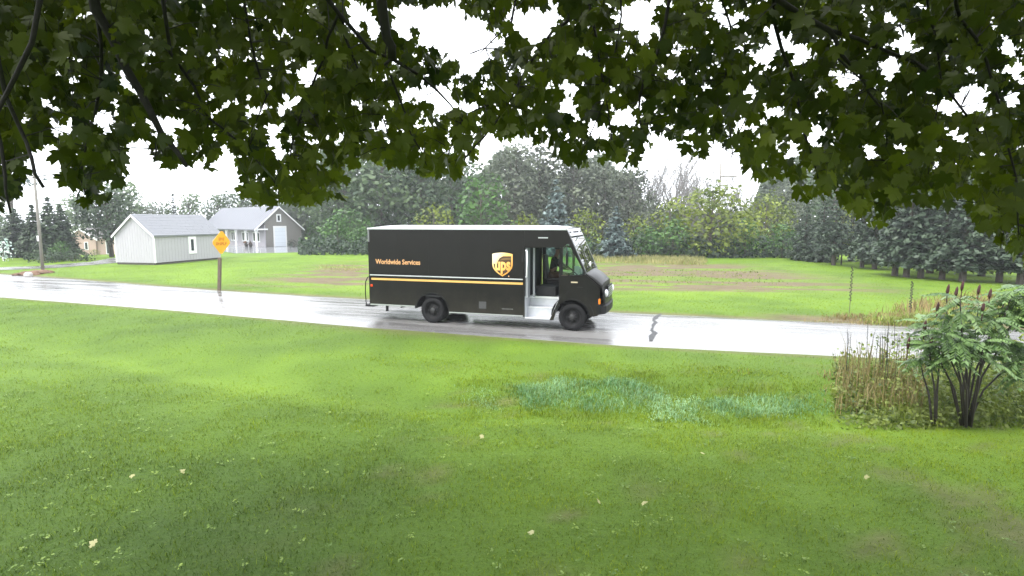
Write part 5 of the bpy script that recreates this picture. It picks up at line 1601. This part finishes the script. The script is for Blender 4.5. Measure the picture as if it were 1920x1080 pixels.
# near lawn, denser close by
def lawn(n, y0, y1, h, w, fade=None):
    Y = np.sqrt(rng.uniform(y0 ** 2, y1 ** 2, n)); X = rng.uniform(-1, 1, n) * (Y * .99 + .6)
    k = (Y < near_y(X) - .05)
    if fade: k &= rng.uniform(0, 1, n) < smooth(y1, fade, Y + 1.5 * (vnoise(X, Y, 1.3, 61) - .5))
    X, Y = X[k], Y[k]
    s = soil_at(X, Y); k = rng.uniform(0, 1, len(X)) > s * .8
    X, Y = X[k], Y[k]
    g = vnoise(X, Y, .35, 31)
    hh = h * rng.uniform(.5, 1.3, len(X)) * (.5 + g) * np.where(rng.uniform(0, 1, len(X)) < .04, 1.9, 1); ww = w * rng.uniform(.7, 1.3, len(X))
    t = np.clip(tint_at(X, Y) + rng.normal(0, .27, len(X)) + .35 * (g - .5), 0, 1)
    return blades(X, Y, hh, ww, rng.uniform(.3, 1.3, len(X)), t)
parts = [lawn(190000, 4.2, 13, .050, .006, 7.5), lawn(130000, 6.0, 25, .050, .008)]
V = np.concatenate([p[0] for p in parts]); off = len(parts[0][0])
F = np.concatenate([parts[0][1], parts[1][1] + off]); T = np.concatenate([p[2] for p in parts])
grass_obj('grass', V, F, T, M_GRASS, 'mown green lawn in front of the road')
# lawn across the road
n = 150000
Y = rng.uniform(16, 52, n); X = rng.uniform(-1, 1, n) * (Y * .99)
k = (Y > far_y(X) + .15); X, Y = X[k], Y[k]
s = soil_at(X, Y); k = rng.uniform(0, 1, len(X)) > s * .93; X, Y = X[k], Y[k]
k = ~((X > -32.5) & (X < -25.5) & (Y > 42) & (Y < 51)); X, Y = X[k], Y[k]
V, F, T = blades(X, Y, rng.uniform(.03, .06, len(X)), rng.uniform(.012, .024, len(X)), rng.uniform(.3, 1.2, len(X)), np.clip(tint_at(X, Y) + .12 + rng.normal(0, .12, len(X)), 0, 1))
grass_obj('grass', V, F, T, M_GRASS, 'bright green lawn across the road')
# small broad-leaved weeds in the lawn
N = 500
Y = np.sqrt(rng.uniform(4.6 ** 2, 11 ** 2, N)); X = rng.uniform(-1, 1, N) * (Y * .97)
n3 = 6; Xr = np.repeat(X, n3) + rng.normal(0, .025, N * n3); Yr = np.repeat(Y, n3) + rng.normal(0, .025, N * n3)
V, F, T = cards(np.stack([Xr, Yr, tz(Xr, Yr) + rng.uniform(.02, .06, N * n3)], 1), .018, np.tile([0, 0, 1.0], (N * n3, 1)), rng, np.clip(np.repeat(rng.uniform(.2, .9, N), n3) + rng.normal(0, .1, N * n3), 0, 1), .35)
grass_obj('lawn_weeds', V, F, T, leafy('clover', (.05, .11, .02), (.20, .28, .05), .5, .2, .25), 'small pale broad leaved weeds scattered through the lawn')
# fallen leaves: few, one by one
FALLEN = [at(*p) for p in [(1125, 955), (1205, 952), (1000, 1010), (180, 1035), (250, 905), (340, 897), (905, 820), (1320, 860), (1620, 905)]]
fl = [np_mesh('fallen_leaf', SHAPES[k], LF, leafy('fallen_leaf_yellow', (.22, .22, .07), (.42, .40, .20), .6, .2) if k == 0 else bpy.data.materials['fallen_leaf_yellow'], np.full(NLV, .3 + .15 * k)) for k in range(4)]
LL = ['pale fallen leaf low on the lawn below the van cab, left one of a pair', 'pale fallen leaf low on the lawn below the van cab, right one of a pair',
      'pale fallen leaf nearest the bottom edge in the middle of the lawn', 'pale fallen leaf in the bottom left corner of the lawn', 'pale fallen leaf on the dark left lawn, left one of two side by side',
      'pale fallen leaf on the dark left lawn, right one of two side by side', 'pale fallen leaf farthest up the lawn, just below the ditch grass', 'pale fallen leaf on the right lawn below the ditch grass', 'pale fallen leaf farthest right on the lawn, below the sumac']
for k, p in enumerate(FALLEN):
    o = link('fallen_leaf', fl[k % 4]); o.location = (p[0], p[1], float(tz(p[0], p[1])) + .075); o.scale = (.07, .07, .07); o.rotation_euler = (rng.normal(0, .4), rng.normal(0, .4), rng.uniform(0, 6))
    tag(o, LL[k], 'leaf', 'fallen leaves on the lawn')

# lush tall grass in the ditch
def patch(poly_px, n, h, w, lean, tb, ts, zoff=0):
    P = [at(*p)[:2] for p in poly_px]; xs = [p[0] for p in P]; ys = [p[1] for p in P]
    X = rng.uniform(min(xs), max(xs), n * 3); Y = rng.uniform(min(ys), max(ys), n * 3)
    ins = np.zeros(len(X), bool); j = len(P) - 1
    for i in range(len(P)):
        c = ((P[i][1] > Y) != (P[j][1] > Y)) & (X < (P[j][0] - P[i][0]) * (Y - P[i][1]) / (P[j][1] - P[i][1] + 1e-12) + P[i][0])
        ins ^= c; j = i
    X, Y = X[ins][:n], Y[ins][:n]
    g = vnoise(X, Y, .5, 41)
    ed = np.full(len(X), 9.0)                       # distance to the outline, for a ragged fading edge
    for (x0, y0), (x1, y1) in zip(P, P[1:] + P[:1]):
        t_ = np.clip(((X - x0) * (x1 - x0) + (Y - y0) * (y1 - y0)) / ((x1 - x0) ** 2 + (y1 - y0) ** 2 + 1e-9), 0, 1)
        ed = np.minimum(ed, np.hypot(X - x0 - t_ * (x1 - x0), Y - y0 - t_ * (y1 - y0)))
    ef = smooth(0, .55, ed + .35 * (vnoise(X, Y, .3, 47) - .6))
    k = rng.uniform(0, 1, len(X)) < (.35 + g) * ef; X, Y, g, ef = X[k], Y[k], g[k], ef[k]
    hh = rng.uniform(h[0], h[1], len(X)) * (.7 + .6 * g) * (.4 + .6 * ef); ww = rng.uniform(w[0], w[1], len(X))
    t = np.clip(tb + ts * (vnoise(X, Y, .8, 43) - .5) * 2 + rng.normal(0, .15, len(X)), 0, 1)
    return blades(X, Y, hh, ww, rng.uniform(lean[0], lean[1], len(X)), t)
def join(parts):
    V = []; F = []; T = []; o = 0
    for v, f, t in parts: V.append(v); F.append(f + o); T.append(t); o += len(v)
    return np.concatenate(V), np.concatenate(F), np.concatenate(T)
L1 = [patch([(930, 714), (1040, 700), (1230, 706), (1290, 732), (1230, 762), (1060, 765), (950, 755)], 8000, (.06, .17), (.008, .015), (.2, 1.0), .45, .35),
      patch([(1240, 736), (1400, 724), (1560, 726), (1580, 768), (1420, 772), (1260, 765)], 7000, (.06, .16), (.008, .015), (.2, 1.0), .4, .35),
      patch([(830, 712), (950, 715), (980, 765), (880, 762)], 2500, (.04, .10), (.008, .014), (.3, 1.0), .6, .3),
      patch([(1180, 718), (1340, 725), (1360, 785), (1180, 785)], 4500, (.04, .12), (.010, .018), (.4, 1.3), .7, .3)]
V, F, T = join(L1); grass_obj('tall_grass', V, F, T, M_LUSH, 'lush bluish green tall grass growing in the ditch')
Y1 = [patch([(820, 700), (1060, 690), (1560, 712), (1600, 790), (1200, 795), (820, 775)], 16000, (.04, .14), (.007, .013), (.3, 1.1), .6, .3),
      patch([(1060, 672), (1500, 685), (1520, 728), (1200, 716), (1080, 700)], 6000, (.03, .09), (.008, .014), (.4, 1.2), .75, .25),
      patch([(560, 660), (1060, 672), (1000, 712), (760, 705)], 4000, (.03, .08), (.008, .014), (.4, 1.2), .7, .25)]
V, F, T = join(Y1); grass_obj('verge_grass', V, F, T, M_GRASS, 'longer uneven grass on the bank below the road')
R1 = [patch([(1370, 690), (1420, 690), (1425, 706), (1370, 706)], 160, (.08, .22), (.01, .02), (.3, .9), .6, .3), patch([(1525, 700), (1585, 706), (1590, 745), (1530, 745)], 500, (.15, .32), (.01, .02), (.3, .9), .7, .3)]
V, F, T = join(R1); grass_obj('dry_weeds', V, F, T, M_RUST, 'rusty dried weeds on the bank and beside the reeds')
# straw coloured growth at the field edge, and weeds on the bare plot
W1 = [patch([(1085, 492), (1330, 499), (1330, 486), (1085, 478)], 6000, (.12, .5), (.03, .06), (.1, .6), .5, .4), patch([(560, 505), (690, 512), (690, 498), (600, 497)], 700, (.06, .2), (.02, .05), (.2, .8), .6, .3)]
V, F, T = join(W1); grass_obj('tall_grass', V, F, T, leafy('pale_meadow_grass', (.13, .14, .04), (.36, .32, .13), .6, .25), 'pale straw coloured grass along the far field edge')
W2 = [patch([(1120, 505), (1420, 505), (1500, 535), (1120, 535)], 1500, (.04, .13), (.03, .06), (.3, 1.2), .6, .4)]
V, F, T = join(W2); grass_obj('weeds', V, F, T, M_WEED, 'sparse weeds on the bare brown garden plot')
W3 = [patch([(1480, 600), (1560, 588), (1760, 590), (1800, 600), (1760, 618), (1600, 612)], 2200, (.06, .25), (.012, .03), (.2, .9), .55, .4),
      patch([(1620, 588), (1660, 578), (1780, 560), (1900, 560), (1900, 600), (1720, 600)], 1500, (.25, .7), (.012, .03), (.2, .8), .45, .5)]
V, F, T = join(W3); grass_obj('dry_weeds', V, F, T, M_RUST, 'rusty dried weeds on the far roadside at right')
W4 = [patch([(1600, 600), (1900, 585), (1900, 630), (1740, 616), (1620, 610)], 3800, (.12, .4), (.015, .04), (.2, 1.0), .75, .3)]
V, F, T = join(W4); grass_obj('weeds', V, F, T, M_WEED, 'yellow green weeds on the far roadside at right')

# two tall seeding stalks across the road
for px, py, top, lab in ((1592, 590, 498, 'tall dry seeding stalk across the road, the taller one'), (1705, 598, 525, 'dry seeding stalk across the road nearer the sumac')):
    b = at(px, py); h = (py - top) / FPX * b[1]
    t = empty('weed_stalk', tuple(b)); tag(t, lab, 'plant', 'tall dry stalks')
    MB().tube([(0, 0, -.05), (.01, 0, h * .5), (-.01, 0, h)], [.012, .009, .004], 5).build('stem', bpy.data.materials['sign_post_wood'], t)
    mm = MB()
    for k in range(26):
        z = h * (.3 + .7 * k / 26); a = k * 2.4
        mm.ellipsoid((.03 * math.cos(a), .03 * math.sin(a), z), (.022, .022, .028), 5, 4)
    mm.build('seed_pods', M_DARK, t)
# reeds standing against the road
mm = []
n = 60
P = [at(rng.uniform(1572, 1720), rng.uniform(705, 740)) for _ in range(n)]
X = np.array([p[0] for p in P]); Y = np.array([p[1] for p in P])
V, F, T = blades(X, Y, rng.uniform(.75, 1.2, n), rng.uniform(.012, .020, n), rng.uniform(.02, .22, n), rng.uniform(0, .5, n))
P = [at(rng.uniform(1565, 1740), rng.uniform(690, 760)) for _ in range(900)]
X = np.array([p[0] for p in P]); Y = np.array([p[1] for p in P])
V2, F2, T2 = blades(X, Y, rng.uniform(.25, .7, 900) * (.35 + .65 * smooth(5.4, 7.0, X + 1.2 * (vnoise(X, Y, .6, 71) - .5))), rng.uniform(.008, .015, 900), rng.uniform(.05, .4, 900), rng.uniform(0.1, .9, 900))
V, F, T = join([(V, F, T), (V2, F2, T2)])
grass_obj('reeds', V, F, T, M_STRAW, 'thin straw coloured reeds standing up against the road')
hd_ = MB()
for _ in range(22):
    b = at(rng.uniform(1572, 1735), rng.uniform(700, 735)); h = rng.uniform(.8, 1.2); dx = rng.normal(0, .06)
    hd_.tube([(b[0], b[1], b[2] - .1), (b[0] + dx, b[1], h), (b[0] + dx * 1.3, b[1], h + .14)], [.004, .006, .003], 4)
o = hd_.build('seed_heads', M_DARK); tag(o, 'dark seed heads among the straw coloured reeds', kind='stuff')
# tangle of weeds under the sumac
N = 11000
pp = np.array([at(rng.uniform(1560, 2150), rng.uniform(690, 788))[:2] for _ in range(N)])
k = pp[:, 1] < near_y(pp[:, 0]) - .4; pp = pp[k]; k = rng.uniform(0, 1, len(pp)) < smooth(5.2, 6.8, pp[:, 0] + 1.4 * (vnoise(pp[:, 0], pp[:, 1], .7, 72) - .5)); pp = pp[k]; N = len(pp)
mid = smooth(9.6, 10.8, pp[:, 1])
Z = tz(pp[:, 0], pp[:, 1]) + rng.uniform(0, 1, N) ** 1.4 * (.16 + .40 * mid * vnoise(pp[:, 0], pp[:, 1], .6, 51) + .55 * smooth(7.2, 8.2, pp[:, 0]))
V, F, T = cards(np.stack([pp[:, 0], pp[:, 1], Z], 1), .040, np.tile([0, -.3, .8], (N, 1)), rng, np.clip(.15 + .6 * vnoise(pp[:, 0] * 2, Z * 3 + pp[:, 1], .5, 52) + rng.normal(0, .18, N), 0, 1))
S5 = [patch([(1550, 715), (1640, 692), (2000, 700), (2000, 792), (1640, 792)], 5200, (.12, .38), (.008, .018), (.1, .8), .65, .4)]
V2, F2, T2 = S5[0]
o = link('weeds', np_mesh('weeds', V, F, M_WEED, T)); tag(o, 'olive weeds tangled beneath the sumac', kind='stuff')
o = link('tall_grass', np_mesh('tall_grass', V2, F2, M_WEED, T2)); tag(o, 'rank olive grass around the sumac stems', kind='stuff')

# ------------------------------------------------------------------ sumac
M_SUM = leafy('sumac_leaves', (.035, .080, .022), (.19, .30, .095), .38, .25, .5)
M_SUMO = leafy('turning_leaves', (.30, .10, .02), (.50, .22, .06), .45, .25)
M_CONE = solid('maroon_seed_cone', (.045, .012, .012), .8, var=.3)
M_SSTEM = solid('sumac_bark', (.028, .022, .018), .8, var=.3)
def frond_mesh(L, n, mat, tb, seed):
    r = np.random.default_rng(seed); V = []; F = []; T = []
    def pt(t): return np.array([0, L * t * (1 - .10 * t), .18 * L * t - .62 * L * t * t])
    for k in range(n):
        t = .18 + .80 * k / (n - 1); p = pt(t)
        ll = L * .30 * (1 - .45 * abs(t - .5) * 1.6) * r.uniform(.85, 1.15)
        for s in (-1, 1):
            d = np.array([s * .80, .42, -.50 - .4 * r.uniform()]); d /= np.linalg.norm(d)
            w = np.array([-.42 * s, .92, 0]) * ll * .20
            b = len(V); V += [p, p + d * ll * .45 + w, p + d * ll, p + d * ll * .45 - w]
            F.append((b, b + 1, b + 2, b + 3)); T += [np.clip(tb + r.normal(0, .16), 0, 1)] * 4
    p = pt(1.0); b = len(V); V += [pt(.97), p + np.array([.02, .03, -.02]), p + np.array([0, .09, -.05]), p + np.array([-.02, .03, -.02])]; F.append((b, b + 1, b + 2, b + 3)); T += [tb] * 4
    for k in range(4):
        a, c = pt(k / 4), pt((k + 1) / 4); b = len(V); V += [a + [.004, 0, 0], a - [.004, 0, 0], c - [.003, 0, 0], c + [.003, 0, 0]]; F.append((b, b + 1, b + 2, b + 3)); T += [.1] * 4
    return np_mesh('frond', np.array(V), np.array(F), mat, np.array(T))
FR = [frond_mesh(.40, 9, M_SUM, tb, i) for i, tb in enumerate((.3, .45, .6, .75))]
FO = frond_mesh(.40, 8, M_SUMO, .5, 9)
def sumac(base_px, stems, label, seed, nf):
    r = np.random.default_rng(seed)
    b = at(*base_px); t = empty('sumac_shrub', tuple(b)); tag(t, label, 'shrub', 'sumac shrubs')
    for (ox, px, py, dz) in stems:
        tip = far(px, py, b[1] + dz) - b
        s = Vector((ox, dz * .15, -.12)); e = Vector(tip); m1 = s.lerp(e, .4) + Vector((-(e.x - ox) * .12, 0, .05)); m2 = s.lerp(e, .75)
        MB().tube([s, m1, m2, e], [.020, .016, .012, .008], 6).build('stem', M_SSTEM, t, True)
        for k in range(nf):
            a = k * 2.4 + r.uniform(-.4, .4); up = r.uniform(-.35, .65); sc = r.uniform(.75, 1.2)
            f = link('frond', FO if r.uniform() < .008 else FR[int(r.integers(0, 4))], t)
            back = r.uniform(0, .85) if k > 5 else 0
            p = e.lerp(m2, back)
            f.matrix_local = Matrix.Translation(p) @ Matrix.Rotation(a, 4, 'Z') @ Matrix.Rotation(up, 4, 'X') @ Matrix.Scale(sc, 4)
    return t, b
def cone(t, b, px, py, dz, h=.2):
    p = far(px, py, b[1] + dz) - b
    m = MB(); rr = np.random.default_rng(int(px))
    m.tube([p, p + np.array([0, 0, h * .3]), p + np.array([.01, 0, h * .75]), p + np.array([.015, 0, h])], [.012, .025, .020, .005], 8)
    m.tube([p - np.array([0, 0, .15]), p], [.008, .008], 5)
    m.build('seed_cone', M_CONE, t, True)
s1, b1 = sumac((1812, 786), [(-.05, 1752, 640, .2), (-.02, 1775, 585, .1), (.0, 1800, 560, -.1), (.02, 1835, 572, .2), (.06, 1862, 600, 0), (.04, 1885, 560, .5), (-.03, 1732, 605, .4), (.08, 1915, 650, .3), (.02, 1822, 620, .6), (.05, 1900, 545, .2), (-.02, 1770, 625, -.2), (.08, 1905, 585, .3), (-.03, 1795, 640, -.3), (.05, 1845, 640, -.3)], 'large sumac shrub with maroon seed cones and several dark stems at right', 3, 19)
for px, py, dz in ((1757, 585, .1), (1776, 552, 0), (1792, 556, .1), (1834, 552, .2), (1855, 560, 0), (1803, 545, .4), (1842, 585, -.1), (1745, 650, .1)): cone(s1, b1, px, py, dz, .17)
s1b, b1b = sumac((1755, 782), [(0, 1742, 648, 0), (.03, 1762, 660, .2), (-.05, 1725, 672, .1)], 'small thin sumac left of the large one with two bare stems', 5, 10)
cone(s1b, b1b, 1702, 655, .1, .22); cone(s1b, b1b, 1733, 620, .1, .18)
s2, b2 = sumac((1950, 780), [(0, 1885, 640, .2), (0, 1915, 560, .1), (.05, 1935, 540, .2), (.1, 1975, 560, 0), (.1, 2010, 590, .3), (-.05, 1905, 680, -.2)], 'sumac shrub cut by the right picture edge', 8, 24)

# rocks and loose soil by the pole
M_ROCK = solid('grey_rock', (.35, .33, .31), .8, var=.3, scale=12)
rb = at(53, 519); rk = np.random.default_rng(2)
import random as _r
o = MB().ellipsoid((0, 0, .10), (.24, .18, .20), 9, 7, .18, _r.Random(3)).build('rock', M_ROCK, smooth_shade=False); o.location = tuple(rb); tag(o, 'pale rock at the road edge by the pole', 'rock')
m = MB(); rr = _r.Random(5)
c0, c1 = at(50, 515), at(84, 511)
for k in range(26):
    p = c0 + (c1 - c0) * (k / 25); m.ellipsoid((p[0] + rr.uniform(-.4, .4), p[1] + rr.uniform(-.3, .4), .03), (rr.uniform(.2, .5), rr.uniform(.2, .4), rr.uniform(.08, .2)), 7, 5, .2, rr)
o = m.build('dirt', solid('brown_dirt', (.13, .075, .045), .9, var=.3, scale=5)); tag(o, 'heap of brown soil and dead weeds by the pole foot', kind='stuff')
# dark bush at the gable corner of the house
place_tree('bush', proto('cedar', 33, 1.4, 2.6, M_CEDAR, low=-.1, nb=10, rb=.28, size=.14, tb=.12, tr=.05), 549, 71, 451, 'low dark bush right of the white gable door', 'bush', S_)

# ------------------------------------------------------------------ rainy haze
if HAZE_DENSITY > 0:
    hz = MB().box(-420, 420, -90, 520, -3, 24).build('haze', None)
    m, nt, b = principled('rain_haze'); nt.nodes.remove(b)
    pv = nt.nodes.new('ShaderNodeVolumePrincipled')
    pv.inputs['Color'].default_value = (.93, .96, 1, 1); pv.inputs['Density'].default_value = HAZE_DENSITY; pv.inputs['Anisotropy'].default_value = .3
    nt.links.new(pv.outputs[0], nt.nodes['Material Output'].inputs['Volume'])
    hz.data.materials.append(m); tag(hz, 'pale rainy haze', kind='stuff')
